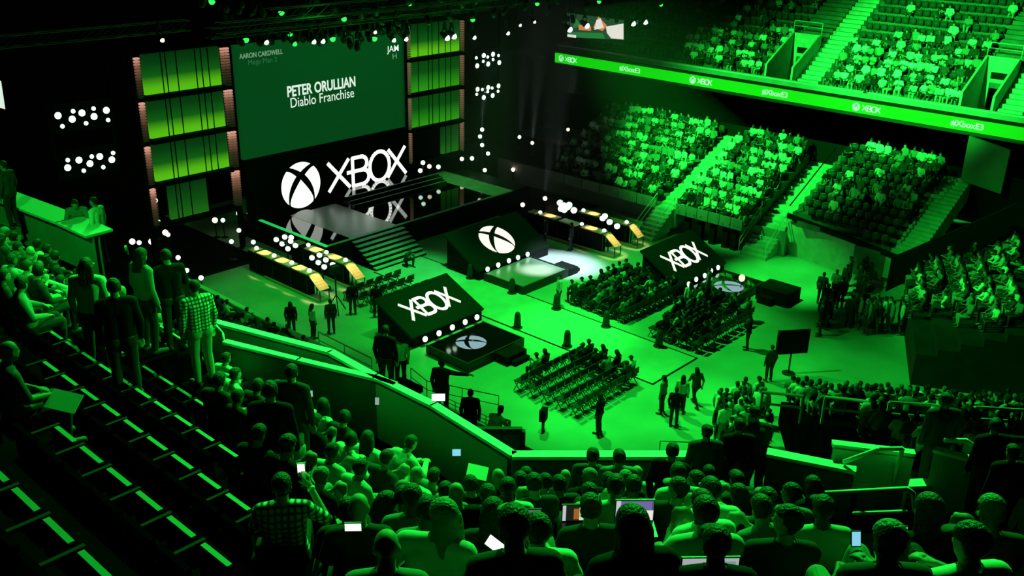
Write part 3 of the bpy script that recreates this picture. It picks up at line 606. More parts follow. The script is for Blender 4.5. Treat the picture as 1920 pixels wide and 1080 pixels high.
# monitor by the cable rail
t = empty('monitor', at(985, 850, z=6.5), math.radians(-20), 'black framed dark monitor screen above the bottom wall', 'monitor')
A, B = at(950, 822, z=8.5), at(1042, 805, z=8.5)
d = (B-A).normalized(); wdt = (B-A).length
tl = Vector(t.location)
rel(MB().tube(((A+B)/2).to_tuple()[:2]+(0,), (A+B)/2-Vector((0,0,1.0)), 0.08), 'post', 'blackmetal', t)
rel(MB().bar(A, B, 0.12, 0.14).bar(B-Vector((0,0,0.0)), B-Vector((0,0,1.0)), 0.14, 0.14, up=(d.y,-d.x,0)), 'frame', 'blackmetal', t)
mb = MB(); mb.add([A, B, B-Vector((0,0,1.0)), A-Vector((0,0,1.0))], [(0,1,2,3)]); rel(mb, 'screen', 'darkpanel', t)
# --- right upper stand with LED ribbon
XR = 61.0
struct('floor_balcony', MB().box((XR, 4, 6.75), (XR+0.9, 50.4, 7.05)).box((XR+0.3, 4, 7.0), (76, 60, 7.2)), 'blackmetal')
rb = empty('led_ribbon', (XR, 27, 7.0), 0, 'long bright green LED ribbon along the balcony front with white lettering', 'screen')
rel(MB().box((XR-0.1, 4, 6.98), (XR, 50.4, 7.72)), 'panel', 'ribbon', rb)
rel(MB().box((XR-0.02, 4, 7.74), (XR+0.25, 50.4, 7.9)), 'ledge', 'black', rb)
for y, kind in ((49.2, 0), (43.0, 1), (36.9, 0), (30.9, 1), (24.6, 0), (18.2, 1) , (12.6, 0)):
    if kind == 0:
        mb = MB(); emblem(mb, (XR-0.105, y+0.55, 7.36), (0,-1,0), (0,0,1), (-1,0,0), 0.26, 0.01); rel(mb, 'emblem', 'ribbontext', rb)
        mb = MB(); wordmark(mb, (XR-0.105, y+0.15, 7.18), (0,-0.36,0), (0,0,0.36), (-1,0,0), 0.01, 0.16); rel(mb, 'wordmark', 'ribbontext', rb)
    else:
        o = lettering('hashtag', '#XboxE3', 0.5, (-0.115, y-27, 0.2), (PI/2, 0, -PI/2), 'ribbontext', rb, 0.01)
struct('wall_balcony', MB().box((XR+0.25, 4, 7.0), (XR+0.4, 50.4, 8.2)).box((XR+0.2, 4, 8.2), (XR+0.5, 24.7, 8.3), 1).box((XR+0.2, 25.0, 8.2), (XR+0.5, 50.4, 8.3), 1), ['wall', 'stair'])
UD, UR, UX, UZ = 0.85, 0.5, 61.9, 8.0
def ublock(y0, y1): terrace('seating_tier', (UX, y0), (0, 1), (1, 0), y1-y0, 14, UD, UR, UZ, 'concrete', 7.1)
ublock(4.0, 15.6); ublock(19.3, 28.5); ublock(32.4, 50.0)
for y0, y1, ya in ((17.2, 19.2, 15.7), (30.2, 32.3, 28.6)):
    aisle('stair_aisle', (UX, ya), (0, 1), (1, 0), y0-ya-0.05, 28, UD/2, UR/2, UZ-0.2)
    aisle('stair_aisle', (UX+4*UD, y0), (0, 1), (1, 0), y1-y0+0.1, 20, UD/2, UR/2, UZ+4*UR-0.1, 'concrete')
    for yy in (y0, y1-0.14):
        mb = MB().prism([(0, 7.2), (0, 9.1), (4*UD, UZ+4*UR+0.9), (4*UD, 7.2)], (UX-0.2, yy, 0), (1,0,0), (0,0,1), (0,1,0), 0.14); struct('wall_vomitory', mb, 'stair')
    struct('wall_vomitory', MB().box((UX+3.3, y0, 9.3), (UX+3.5, y1, UZ+4*UR+0.9)).box((UX+3.3, y0, 7.2), (UX+3.5, y0+0.5, 9.3)).box((UX+3.3, y1-0.5, 7.2), (UX+3.5, y1, 9.3)), 'stair')
    struct('wall_vomitory', MB().box((UX+4.3, y0, 7.2), (UX+4.4, y1, 9.6)), 'black')
    struct('wall_vomitory', MB().box((UX+3.25, y0+0.5, 9.55), (UX+3.3, y1-0.5, 9.95)), 'black')
    rail('railing', [(UX+3.4, y0, 11.7), (UX+3.4, y1, 11.7)], 0.03, True, 0.8, 'guard rail over the %s upper doorway of the right balcony' % ('right hand' if y0 < 20 else 'left hand'), 'stair')
# hanging grey panel by the concourse, video screens
A = [at(1817, 255, x=57.0), at(1894, 282, x=56.8), at(1876, 364, x=56.8), at(1801, 338, x=57.0)]
mb = MB(); mb.add(A + [p+Vector((0.2, 0.0, 0)) for p in A], [(0,1,2,3),(4,7,6,5),(0,4,5,1),(1,5,6,2),(2,6,7,3),(3,7,4,0)])
tag(mb.build('projection_panel', 'wall'), 'tall dull green panel under the right end of the ribbon', 'panel')
v = empty('video_screen', (62.1, 47.3, 9.0), 0, 'small hanging video screen showing trees and white tents right of the stage', 'screen')
M['pic_green'] = mat('picture_foliage', (0,0,0), 0.5, emit=(0.02, 0.22, 0.05), power=1.0); M['pic_white'] = mat('picture_tents', (0,0,0), 0.5, emit=(0.9, 0.85, 0.75), power=1.0)
M['pic_red'] = mat('picture_orange', (0,0,0), 0.5, emit=(0.75, 0.25, 0.10), power=1.0); M['pic_dark'] = mat('picture_dark', (0,0,0), 0.5, emit=(0.02, 0.06, 0.03), power=1.0)
def pic(polys, name='picture'):
    for i, (pts, mt) in enumerate(polys):
        pp = [at(px, py, x=62-0.01*i) for px, py in pts]; mb = MB(); n_ = len(pp); mb.add(pp + [p+Vector((0.008, 0, 0)) for p in pp], [tuple(range(n_)), tuple(range(n_, 2*n_))[::-1]] + [(k, (k+1) % n_, n_+(k+1) % n_, n_+k) for k in range(n_)]); rel(mb, name, mt, v)
pic([([(1063,24),(1170,38),(1170,75),(1063,70)], 'pic_dark')], 'panel')
pic([([(1063,24),(1170,38),(1170,75),(1063,70)], 'pic_dark'), ([(1066,60),(1130,62),(1135,73),(1066,69)], 'pic_green'), ([(1078,32),(1090,48),(1074,54)], 'pic_green'), ([(1122,31),(1138,48),(1130,58),(1112,52)], 'pic_red'), ([(1118,38),(1126,34),(1132,52),(1114,56)], 'pic_white'), ([(1136,50),(1169,44),(1169,74),(1146,72),(1138,62)], 'pic_white'), ([(1085,46),(1108,50),(1108,58),(1085,56)], 'pic_red'), ([(1064,64),(1080,66),(1080,71),(1064,69)], 'pic_white')])
A = [at(px, py, y=44) for px, py in ((-40,140),(2,152),(10,205),(-40,190))]
v2 = MB(); v2.add(A + [p+Vector((0,0.1,0)) for p in A], [(0,1,2,3),(4,7,6,5),(0,4,5,1),(1,5,6,2),(2,6,7,3),(3,7,4,0)])
tag(v2.build('video_screen', 'text'), 'bright white video screen cut off by the left picture edge', 'screen')

# --- camera-side upper stand: straight left part and a corner part
def bis(s):   # where the two parts meet
    x = 9.6-s; return x, (12.57-s-0.709*x)/0.705
CD = Vector((0.705, -0.709, 0)); Z0 = 10.9
ROWP = [(9, 1.05, 0.75, 0.89, 10.9), (9, 0.88, 0.537, 0.7, 11.18)]   # rows, depth, rise, first step of the straight part and of the corner part
mb = MB()
def strip(part, s0, z0, s1, z1):
    pts = []
    for s, z in ((s0, z0), (s1, z1)):
        bx, by = bis(s); e = Vector((9.6-s, 44.0, z)) if part == 0 else Vector((bx, by, z))+CD*13.0
        pts.append([tuple(e), (bx, by, z)])
    mb.add(pts[0]+pts[1], [(0, 1, 3, 2)])
    if z0 == z1:   # side face at the joint between the parts
        (ax, ay), (cx, cy) = bis(s0), bis(s1); mb.add([(ax, ay, z0), (cx, cy, z0), (cx, cy, z0-1.5), (ax, ay, z0-1.5)], [(0, 1, 2, 3)])
for part, (nr, kd, kr, s0, Z0) in enumerate(ROWP):
    mb = MB(); strip(part, 0.0, Z0, s0, Z0)
    for k in range(nr):
        s = s0+kd*k; z = Z0+kr*k
        strip(part, s, z, s+kd, z)
        if k < nr-1: strip(part, s+kd, z, s+kd, z+kr)
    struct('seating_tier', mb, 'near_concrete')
def poly_wall(name, pts, zt, zb, th=0.14, capw=0.24, caph=0.06, mt=('near_wall', 'cap')):
    mb = MB(); P_ = [Vector(p) for p in pts]
    for a, b in zip(P_[:-1], P_[1:]):
        d = (b-a).normalized(); h = (a.z+b.z)/2
        a2, b2 = a.copy(), b.copy(); a2.z = (a.z+zb)/2; b2.z = (b.z+zb)/2
        mb.add([a, b, (b.x, b.y, zb), (a.x, a.y, zb)], [(0,1,2,3)])
        s = Vector((d.y, -d.x, 0))*th; mb.add([a+s, b+s, Vector((b.x, b.y, zb))+s, Vector((a.x, a.y, zb))+s], [(3,2,1,0)])
        mb.bar(a+Vector((0,0,caph/2))-d*0.02, b+Vector((0,0,caph/2))+d*0.02, capw, caph, 1)
    return struct(name, mb, mt)
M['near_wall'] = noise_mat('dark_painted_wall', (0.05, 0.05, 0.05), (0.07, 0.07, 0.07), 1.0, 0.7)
P12 = lambda px, py, z=12.0: tuple(at(px, py, z=z))
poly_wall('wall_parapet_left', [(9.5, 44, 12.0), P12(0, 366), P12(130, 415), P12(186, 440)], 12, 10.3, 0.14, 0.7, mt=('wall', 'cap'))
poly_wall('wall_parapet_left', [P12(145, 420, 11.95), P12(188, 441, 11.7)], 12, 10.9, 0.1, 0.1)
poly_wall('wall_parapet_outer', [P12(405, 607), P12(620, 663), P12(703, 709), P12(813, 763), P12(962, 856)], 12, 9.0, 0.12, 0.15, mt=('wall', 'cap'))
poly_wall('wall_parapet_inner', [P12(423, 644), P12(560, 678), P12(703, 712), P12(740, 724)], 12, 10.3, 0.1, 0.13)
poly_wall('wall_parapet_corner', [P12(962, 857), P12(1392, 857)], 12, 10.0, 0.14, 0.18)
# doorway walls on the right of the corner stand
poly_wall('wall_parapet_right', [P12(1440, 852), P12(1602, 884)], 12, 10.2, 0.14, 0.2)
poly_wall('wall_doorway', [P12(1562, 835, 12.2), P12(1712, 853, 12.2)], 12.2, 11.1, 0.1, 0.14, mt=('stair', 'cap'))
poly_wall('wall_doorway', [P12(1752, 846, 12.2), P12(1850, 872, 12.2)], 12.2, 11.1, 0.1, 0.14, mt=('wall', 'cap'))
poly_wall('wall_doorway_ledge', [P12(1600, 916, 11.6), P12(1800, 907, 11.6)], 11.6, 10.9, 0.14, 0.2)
def hoop(pts, label, r=0.035):
    mb = MB().path(pts, r, 10); tag(mb.build('handrail', 'cap', None, True), label, 'railing')
z_ = 11.75
hoop([at(1512, 960, z=11.75), at(1516, 938, z=12.1), at(1524, 926, z=12.2), at(1700, 916, z=12.2), at(1712, 925, z=12.1), at(1716, 960, z=11.7)], 'curved guard rail in front of the bright doorway ledge')
hoop([at(1600, 963, z=11.7), at(1700, 959, z=11.7)], 'low bar beneath the curved guard rail', 0.03)
hoop([at(1582, 866, z=12.1), at(1648, 842, z=12.5), at(1692, 841, z=12.5), at(1672, 914, z=11.6)], 'slanting handrail over the bright doorway')
hoop([at(1770, 825, z=12.5), at(1812, 826, z=12.5), at(1860, 860, z=12.0)], 'slanting handrail right of the tall standing person')
hoop([at(20, 503, z=13.0), at(128, 540, z=13.0), at(132, 600, z=12.4)], 'upper left handrail crossing in front of seated people')
hoop([at(55, 556, z=12.5), at(130, 578, z=12.5)], 'lower left handrail below the first handrail', 0.03)
hoop([at(300, 612, z=12.9), at(368, 655, z=12.6), at(378, 670, z=12.4), at(378, 700, z=11.9)], 'curved aisle handrail beside the person in plaid shirt', 0.025)
hoop([at(333, 660, z=12.3), at(376, 688, z=12.0)], 'lower bar of the aisle handrail beside the plaid shirt', 0.02)
hoop([at(405, 610, z=12.1), at(418, 625, z=12.05), at(421, 645, z=11.9)], 'short curved rail joining the two left wall caps', 0.02)
hoop([at(235, 462, z=12), at(240, 476, z=11.6)], 'short end post of the left wall cap', 0.03)

# ================================================================== stadium seats
def seat_meshes():
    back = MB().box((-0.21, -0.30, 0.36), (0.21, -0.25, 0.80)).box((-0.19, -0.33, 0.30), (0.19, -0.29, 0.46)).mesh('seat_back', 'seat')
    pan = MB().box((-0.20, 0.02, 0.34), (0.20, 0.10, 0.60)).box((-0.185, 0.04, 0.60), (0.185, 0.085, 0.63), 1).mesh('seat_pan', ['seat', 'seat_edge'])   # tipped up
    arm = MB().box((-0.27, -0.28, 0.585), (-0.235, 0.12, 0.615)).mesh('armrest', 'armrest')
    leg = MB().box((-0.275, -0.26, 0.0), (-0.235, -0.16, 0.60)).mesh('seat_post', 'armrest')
    return [('backrest', back), ('seat_pan', pan), ('armrest', arm), ('post', leg)]
SEAT = seat_meshes()
def tier_seat(loc, rz, label, group):
    t = empty('stadium_seat', loc, rz, label, 'seat', group)
    for n_, me in SEAT: link(bpy.data.objects.new(n_, me), t)
    return t
# ================================================================== people
def capsule(mb, p0, p1, r0, r1, n=12):
    p0, p1 = Vector(p0), Vector(p1); d = p1-p0; L = d.length
    if L < 1e-4: return mb.ball(p0, r0, n, 8)
    d.normalize(); a = d.orthogonal().normalized(); b = d.cross(a); rings = []
    for t in (80, 55, 25): rings.append((p0-d*r0*math.sin(math.radians(t)), r0*math.cos(math.radians(t))))
    for k in range(5): rings.append((p0+d*L*k/4, r0+(r1-r0)*k/4))
    for t in (25, 55, 80): rings.append((p1+d*r1*math.sin(math.radians(t)), r1*math.cos(math.radians(t))))
    vs = [c+(a*math.cos(2*PI*i/n)+b*math.sin(2*PI*i/n))*r for c, r in rings for i in range(n)]
    fs = [(j*n+i, j*n+(i+1)%n, (j+1)*n+(i+1)%n, (j+1)*n+i) for j in range(len(rings)-1) for i in range(n)]
    fs += [tuple(range(n))[::-1], tuple((len(rings)-1)*n+i for i in range(n))]
    return mb.add(vs, fs)
def voxelise(mb, voxel, smooth, ratio, name):
    me = bpy.data.meshes.new('tmp'); me.from_pydata(mb.v, [], mb.f); o = bpy.data.objects.new('tmp', me); COL.objects.link(o)
    r = o.modifiers.new('r', 'REMESH'); r.mode = 'VOXEL'; r.voxel_size = voxel
    s = o.modifiers.new('s', 'SMOOTH'); s.factor = 0.5; s.iterations = smooth
    if ratio < 1: d = o.modifiers.new('d', 'DECIMATE'); d.ratio = ratio
    bpy.context.view_layer.update()
    out = bpy.data.meshes.new_from_object(o.evaluated_get(bpy.context.evaluated_depsgraph_get())); out.name = name
    bpy.data.objects.remove(o); bpy.data.meshes.remove(me)
    return out
V = Vector
def lerp(a, b, t): return a+(b-a)*t
def pose(hip, chest, neck, head, hyaw, hpitch, sh, el, wr, kn, an, toe, hand_dir, fingers='curl'):
    return dict(hip=V(hip), chest=V(chest), neck=V(neck), head=V(head), hyaw=hyaw, hpitch=hpitch, sh=[V(p) for p in sh], el=[V(p) for p in el], wr=[V(p) for p in wr], kn=[V(p) for p in kn], an=[V(p) for p in an], toe=[V(p) for p in toe], hd=[V(p).normalized() for p in hand_dir], fingers=fingers)
def mir(p): return (-p[0], p[1], p[2])
SIT = dict(hip=(0, 0, 0.54), chest=(0, -0.06, 0.86), neck=(0, -0.03, 1.06), head=(0, 0.03, 1.22))
LEGS_SIT = dict(kn=[(-0.13, 0.42, 0.53), (0.13, 0.42, 0.53)], an=[(-0.13, 0.40, 0.10), (0.14, 0.38, 0.10)], toe=[(-0.15, 0.56, 0.04), (0.16, 0.54, 0.04)])
SHS = [(-0.185, -0.05, 1.02), (0.185, -0.05, 1.02)]
STD = dict(hip=(0, 0, 0.95), chest=(0, -0.01, 1.28), neck=(0, 0.0, 1.49), head=(0, 0.03, 1.645))
LEGS_STD = dict(kn=[(-0.11, 0.02, 0.51), (0.11, 0.03, 0.51)], an=[(-0.12, -0.02, 0.09), (0.12, -0.02, 0.09)], toe=[(-0.15, 0.16, 0.04), (0.15, 0.16, 0.04)])
SHT = [(-0.19, -0.01, 1.44), (0.19, -0.01, 1.44)]
POSES = {
 'sit_lap': pose(**SIT, hyaw=0.1, hpitch=0.05, sh=SHS, el=[(-0.27, 0.02, 0.78), (0.27, 0.02, 0.78)], wr=[(-0.12, 0.25, 0.68), (0.12, 0.27, 0.68)], **LEGS_SIT, hand_dir=[(0.5, 0.7, -0.2), (-0.5, 0.7, -0.2)]),
 'sit_lean': pose((0, 0, 0.54), (0, 0.10, 0.82), (0, 0.2, 0.99), (0, 0.30, 1.13), -0.15, 0.25, [(-0.185, 0.16, 0.96), (0.185, 0.16, 0.96)], [(-0.22, 0.32, 0.68), (0.22, 0.32, 0.68)], [(-0.06, 0.52, 0.72), (0.06, 0.52, 0.72)], **LEGS_SIT, hand_dir=[(0.5, 0.4, 0.1), (-0.5, 0.4, 0.1)]),
 'sit_phone': pose(**SIT, hyaw=0.0, hpitch=0.35, sh=SHS, el=[(-0.26, 0.06, 0.79), (0.26, 0.06, 0.79)], wr=[(-0.09, 0.30, 0.86), (0.09, 0.30, 0.86)], **LEGS_SIT, hand_dir=[(0.35, 0.3, 0.8), (-0.35, 0.3, 0.8)]),
 'sit_turn': pose((0, 0, 0.54), (0.02, -0.08, 0.86), (0.03, -0.06, 1.06), (0.05, -0.01, 1.22), 0.75, 0.0, [(-0.18, -0.02, 1.02), (0.20, -0.1, 1.01)], [(-0.29, 0.05, 0.80), (0.29, -0.02, 0.76)], [(-0.22, 0.30, 0.70), (0.16, 0.22, 0.68)], **LEGS_SIT, hand_dir=[(0.2, 0.9, -0.2), (-0.5, 0.7, -0.2)]),
 'sit_raise': pose(**SIT, hyaw=0.1, hpitch=-0.05, sh=[(-0.185, -0.05, 1.02), (0.195, -0.03, 1.05)], el=[(-0.27, 0.02, 0.78), (0.27, 0.22, 1.10)], wr=[(-0.12, 0.25, 0.68), (0.14, 0.34, 1.36)], **LEGS_SIT, hand_dir=[(0.5, 0.7, -0.2), (-0.15, 0.15, 0.95)]),
 'sit_knee': pose((0, -0.05, 0.54), (0, -0.16, 0.84), (0, -0.16, 1.04), (0, -0.12, 1.20), 0.4, 0.15, [(-0.185, -0.16, 1.0), (0.185, -0.16, 1.0)], [(-0.27, -0.08, 0.76), (0.27, -0.04, 0.78)], [(-0.10, 0.18, 0.74), (0.12, 0.22, 0.78)], kn=[(-0.12, 0.40, 0.56), (0.10, 0.40, 0.72)], an=[(-0.12, 0.42, 0.10), (0.05, 0.42, 0.34)], toe=[(-0.14, 0.58, 0.04), (-0.02, 0.56, 0.30)], hand_dir=[(0.5, 0.7, 0.1), (-0.5, 0.7, 0.1)]),
 'stand': pose(**STD, hyaw=0.2, hpitch=0.1, sh=SHT, el=[(-0.26, -0.03, 1.16), (0.26, -0.03, 1.16)], wr=[(-0.25, 0.05, 0.90), (0.25, 0.05, 0.90)], **LEGS_STD, hand_dir=[(0.05, 0.2, -1), (-0.05, 0.2, -1)]),
 'stand_device': pose(**STD, hyaw=0.0, hpitch=0.3, sh=SHT, el=[(-0.26, 0.02, 1.17), (0.26, 0.02, 1.17)], wr=[(-0.10, 0.27, 1.20), (0.10, 0.27, 1.20)], **LEGS_STD, hand_dir=[(0.4, 0.6, 0.5), (-0.4, 0.6, 0.5)]),
 'walk': pose((0, 0, 0.93), (0, 0.03, 1.26), (0, 0.05, 1.47), (0, 0.09, 1.625), 0.0, 0.1, [(-0.19, 0.07, 1.42), (0.19, 0.0, 1.42)], [(-0.25, 0.16, 1.17), (0.25, -0.13, 1.16)], [(-0.22, 0.34, 1.02), (0.24, -0.08, 0.90)], kn=[(-0.1, -0.06, 0.50), (0.1, 0.22, 0.52)], an=[(-0.11, -0.36, 0.17), (0.1, 0.26, 0.09)], toe=[(-0.12, -0.26, 0.04), (0.11, 0.42, 0.06)], hand_dir=[(0.1, 0.5, -0.7), (0, 0.2, -1)]),
 'point': pose(**STD, hyaw=-0.5, hpitch=0.05, sh=SHT, el=[(-0.26, -0.03, 1.16), (0.44, 0.08, 1.38)], wr=[(-0.25, 0.05, 0.90), (0.68, 0.14, 1.36)], **LEGS_STD, hand_dir=[(0.05, 0.2, -1), (0.95, 0.2, 0)]),
 'lean': pose((0, -0.12, 0.92), (0, 0.08, 1.20), (0, 0.2, 1.38), (0, 0.3, 1.52), 0.2, 0.2, [(-0.19, 0.15, 1.33), (0.19, 0.15, 1.33)], [(-0.27, 0.32, 1.08), (0.27, 0.32, 1.08)], [(-0.1, 0.52, 1.10), (0.1, 0.54, 1.10)], kn=[(-0.11, -0.03, 0.50), (0.11, 0.02, 0.50)], an=[(-0.12, -0.12, 0.09), (0.12, -0.10, 0.09)], toe=[(-0.15, 0.06, 0.04), (0.15, 0.08, 0.04)], hand_dir=[(0.6, 0.5, -0.1), (-0.6, 0.5, -0.1)]),
 'crouch': pose((0, -0.1, 0.42), (0, 0.06, 0.68), (0, 0.14, 0.87), (0, 0.2, 1.02), 0.0, 0.05, [(-0.18, 0.1, 0.83), (0.18, 0.1, 0.83)], [(-0.2, 0.3, 0.66), (0.2, 0.3, 0.66)], [(-0.07, 0.42, 0.88), (0.07, 0.42, 0.88)], kn=[(-0.16, 0.3, 0.5), (0.14, 0.1, 0.1)], an=[(-0.15, 0.26, 0.1), (0.13, -0.28, 0.1)], toe=[(-0.16, 0.42, 0.04), (0.13, -0.16, 0.04)], hand_dir=[(0.4, 0.4, 0.4), (-0.4, 0.4, 0.4)]),
}
def head_matrix(p): return Matrix.Translation(p['head']) @ Euler((-p['hpitch'], 0, p['hyaw'])).to_matrix().to_4x4()
def build_person(key, p, sleeves, voxel=0.0115, tris=4200):
    """one continuous skin surface grown over the posed skeleton, with clothes cut from the same surface"""
    mb = MB(); segs = []
    def seg(a, b, r0, r1, reg): capsule(mb, a, b, r0, r1); segs.append((np.array(a), np.array(b), r0, r1, reg))
    hip, chest, neck, head = p['hip'], p['chest'], p['neck'], p['head']
    HM = head_matrix(p)
    # trunk: stacked side by side capsules give a flat broad torso
    for s in (-1, 1):
        seg(hip+V((s*0.085, 0, 0.0)), lerp(hip, chest, 0.5)+V((s*0.07, 0, 0)), 0.115, 0.105, 'shirt')
        seg(lerp(hip, chest, 0.5)+V((s*0.07, 0, 0)), lerp(chest, neck, 0.35)+V((s*0.085, 0, 0)), 0.105, 0.112, 'shirt')
        seg(hip+V((s*0.09, 0, -0.02)), hip+V((s*0.09, -0.01, -0.03)), 0.12, 0.118, 'legs')
    seg(lerp(chest, neck, 0.3), neck+V((0, 0, -0.02)), 0.115, 0.075, 'shirt')
    seg(neck+V((0, 0, 0.0)), lerp(neck, head, 0.75), 0.058, 0.054, 'skin')
    for i in (0, 1):
        s = -1 if i == 0 else 1
        seg(lerp(neck, p['sh'][i], 0.2)+V((0, 0, -0.02)), p['sh'][i], 0.068, 0.068, 'shirt')
        seg(p['sh'][i], p['el'][i], 0.058, 0.043, 'sleeve'); seg(p['el'][i], p['wr'][i], 0.043, 0.029, 'fore')
        h0 = hip+V((s*0.10, 0, -0.02)); seg(h0, p['kn'][i], 0.098, 0.060, 'legs'); seg(p['kn'][i], lerp(p['kn'][i], p['an'][i], 0.35), 0.06, 0.062, 'legs'); seg(lerp(p['kn'][i], p['an'][i], 0.35), p['an'][i], 0.062, 0.040, 'legs')
        f = p['toe'][i]-p['an'][i]; heel = p['an'][i]+V((0, 0, -0.045))-V((f.x, f.y, 0)).normalized()*0.04
        seg(heel, p['toe'][i]+V((0, 0, 0.0)), 0.042, 0.036, 'shoe')
        # palm, four unequal fingers, thumb
        d = p['hd'][i]; side = d.cross(V((0, 0, 1))); side = side.normalized() if side.length > 0.1 else V((1, 0, 0)); nrm = side.cross(d).normalized()
        w_ = p['wr'][i]; 
        for k in (-1, 1): seg(w_+d*0.015+side*0.012*k, w_+d*0.085+side*0.026*k, 0.019, 0.015, 'skin')
        for k, (off, ln) in enumerate(((-0.036, 0.062), (-0.012, 0.078), (0.012, 0.074), (0.035, 0.056))):
            a = w_+d*0.085+side*off; b = a+d*ln*0.55-nrm*ln*0.15; c = b+d*ln*0.30-nrm*ln*0.42
            seg(a, b, 0.0100, 0.0092, 'skin'); seg(b, c, 0.0092, 0.0082, 'skin')
        th = -1 if side.dot(V((1, 0, 0)))*s > 0 else 1
        a = w_+d*0.03+side*th*0.03; b = a+d*0.035+side*th*0.03-nrm*0.012; c = b+d*0.03+side*th*0.006-nrm*0.016
        seg(a, b, 0.0125, 0.011, 'skin'); seg(b, c, 0.011, 0.0092, 'skin')
    # head: skull, jaw, nose, brow, ears (in head space, face towards +y)
    def hball(c, r, reg='skin'):
        o = MB().ball((0, 0, 0), r, 16, 12); mb.add([HM @ (V(v)+V(c)) for v in o.v], o.f)
        q_ = HM @ V(c); segs.append((np.array(q_), np.array(q_), min(r), min(r), reg))
    hball((0, -0.012, 0.035), (0.074, 0.092, 0.085)); hball((0, 0.018, -0.035), (0.060, 0.070, 0.080)); hball((0, 0.038, -0.082), (0.036, 0.036, 0.03))
    hball((0, 0.092, -0.02), (0.012, 0.018, 0.024)); hball((0, 0.07, 0.022), (0.05, 0.02, 0.014)); hball((-0.075, -0.012, -0.012), (0.012, 0.022, 0.033)); hball((0.075, -0.012, -0.012), (0.012, 0.022, 0.033))
    hball((0, 0.074, -0.062), (0.024, 0.012, 0.009))
    me = voxelise(mb, voxel, 3, 1.0, 'body_'+key)
    me2 = me
    n = len(me.polygons)
    # regions
    co = np.empty(len(me.vertices)*3); me.vertices.foreach_get('co', co); co = co.reshape(-1, 3)
    best = np.full(len(co), 1e9); reg = np.zeros(len(co), int); names = ['skin', 'shirt', 'sleeve', 'fore', 'legs', 'shoe']
    for a, b, r0, r1, rg in segs:
        ab = b-a; L2 = ab@ab
        t = np.clip(((co-a)@ab)/L2, 0, 1) if L2 > 1e-9 else np.zeros(len(co))
        dd = np.linalg.norm(co-(a+t[:, None]*ab), axis=1)-(r0+(r1-r0)*t)
        m_ = dd < best; best[m_] = dd[m_]; reg[m_] = names.index(rg)
    hi = hip.z+0.04 if 'sit' in key or key == 'crouch' else hip.z-0.03
    # hem line: torso below the hem belongs to the trousers
    low = (reg == 1) & (co[:, 2] < hi) ; reg[low] = 4
    up_ = (reg == 4) & (co[:, 2] > hi+0.10) & (np.abs(co[:, 1]-hip.y) < 0.12); reg[up_] = 1
    shirt_set = {1, 2, 3} if sleeves == 'long' else {1, 2}
    bm = bmesh.new(); bm.from_mesh(me); bm.verts.ensure_lookup_table()
    bm.normal_update()
    def part(setr, off, name, ratio, side=0):
        b2 = bm.copy(); b2.verts.ensure_lookup_table()
        kill = [f for f in b2.faces if sum(reg[v.index] in setr for v in f.verts) < 3 or (side and f.calc_center_median().x*side < 0)]
        for v in b2.verts: v.co += v.normal*off
        bmesh.ops.delete(b2, geom=kill, context='FACES')
        o_me = bpy.data.meshes.new(name); b2.to_mesh(o_me); b2.free()
        return decim(o_me, ratio, name)
    def decim(m_, ratio, name):
        o = bpy.data.objects.new('tmp', m_); COL.objects.link(o); d = o.modifiers.new('d', 'DECIMATE'); d.ratio = ratio
        bpy.context.view_layer.update()
        out = bpy.data.meshes.new_from_object(o.evaluated_get(bpy.context.evaluated_depsgraph_get())); out.name = name
        bpy.data.objects.remove(o); bpy.data.meshes.remove(m_)
        out.polygons.foreach_set('use_smooth', [True]*len(out.polygons)); return out
    ratio = min(1.0, tris/(2*n))
    shirt = part(shirt_set, 0.013, 'shirt_'+key, ratio); trousers = part({4}, 0.010, 'trousers_'+key, ratio); shoes = [part({5}, 0.006, 'shoe_'+key, ratio, sd) for sd in (-1, 1)]
    # hair: the crown and back of the skull
    HI = HM.inverted(); hc = np.array([list(HI @ V(c)) for c in co])
    inhead = (np.linalg.norm(co-np.array(head), axis=1) < 0.17) & (reg == 0)
    crown = inhead & ((hc[:, 2] > 0.055) | ((hc[:, 1] < 0.0) & (hc[:, 2] > -0.055)) ) & ~((np.abs(hc[:, 0]) > 0.078) & (hc[:, 2] < 0.03))
    def hairpart(mask, off, name):
        b2 = bm.copy(); b2.verts.ensure_lookup_table(); kill = [f for f in b2.faces if not all(mask[v.index] for v in f.verts)]
        for v in b2.verts: v.co += v.normal*off
        bmesh.ops.delete(b2, geom=kill, context='FACES'); o_me = bpy.data.meshes.new(name); b2.to_mesh(o_me); b2.free(); return decim(o_me, 0.4, name)
    hair_short = hairpart(crown, 0.016, 'hair_short_'+key)
    bm.free()
    hl = MB(); hl.ball((0, -0.018, 0.042), (0.092, 0.108, 0.096), 14, 10)
    for x in (-0.06, -0.02, 0.02, 0.06): capsule(hl, (x, -0.06, 0.0), (x*1.3, -0.10, -0.24), 0.045, 0.03, 10)
    for x in (-0.08, 0.08): capsule(hl, (x, -0.02, 0.02), (x*1.1, -0.02, -0.18), 0.025, 0.02, 10)
    hl.v = [tuple(HM @ V(v)) for v in hl.v]; hl.f = [f for f in hl.f]
    long_me = voxelise(hl, 0.014, 2, 0.5, 'hair_long_'+key); long_me.polygons.foreach_set('use_smooth', [True]*len(long_me.polygons))
    cp = MB(); cp.ball((0, -0.012, 0.045), (0.086, 0.104, 0.088), 16, 10); cp.v = [v if v[2] > 0.035 else (v[0], v[1], 0.035) for v in cp.v]
    cp.prism([(0.07*math.cos(a), 0.085+0.075*math.sin(a)) for a in [PI*i/8 for i in range(9)]], (0, 0, 0.035), (1, 0, 0), (0, 1, 0), (0, 0, 1), 0.008)
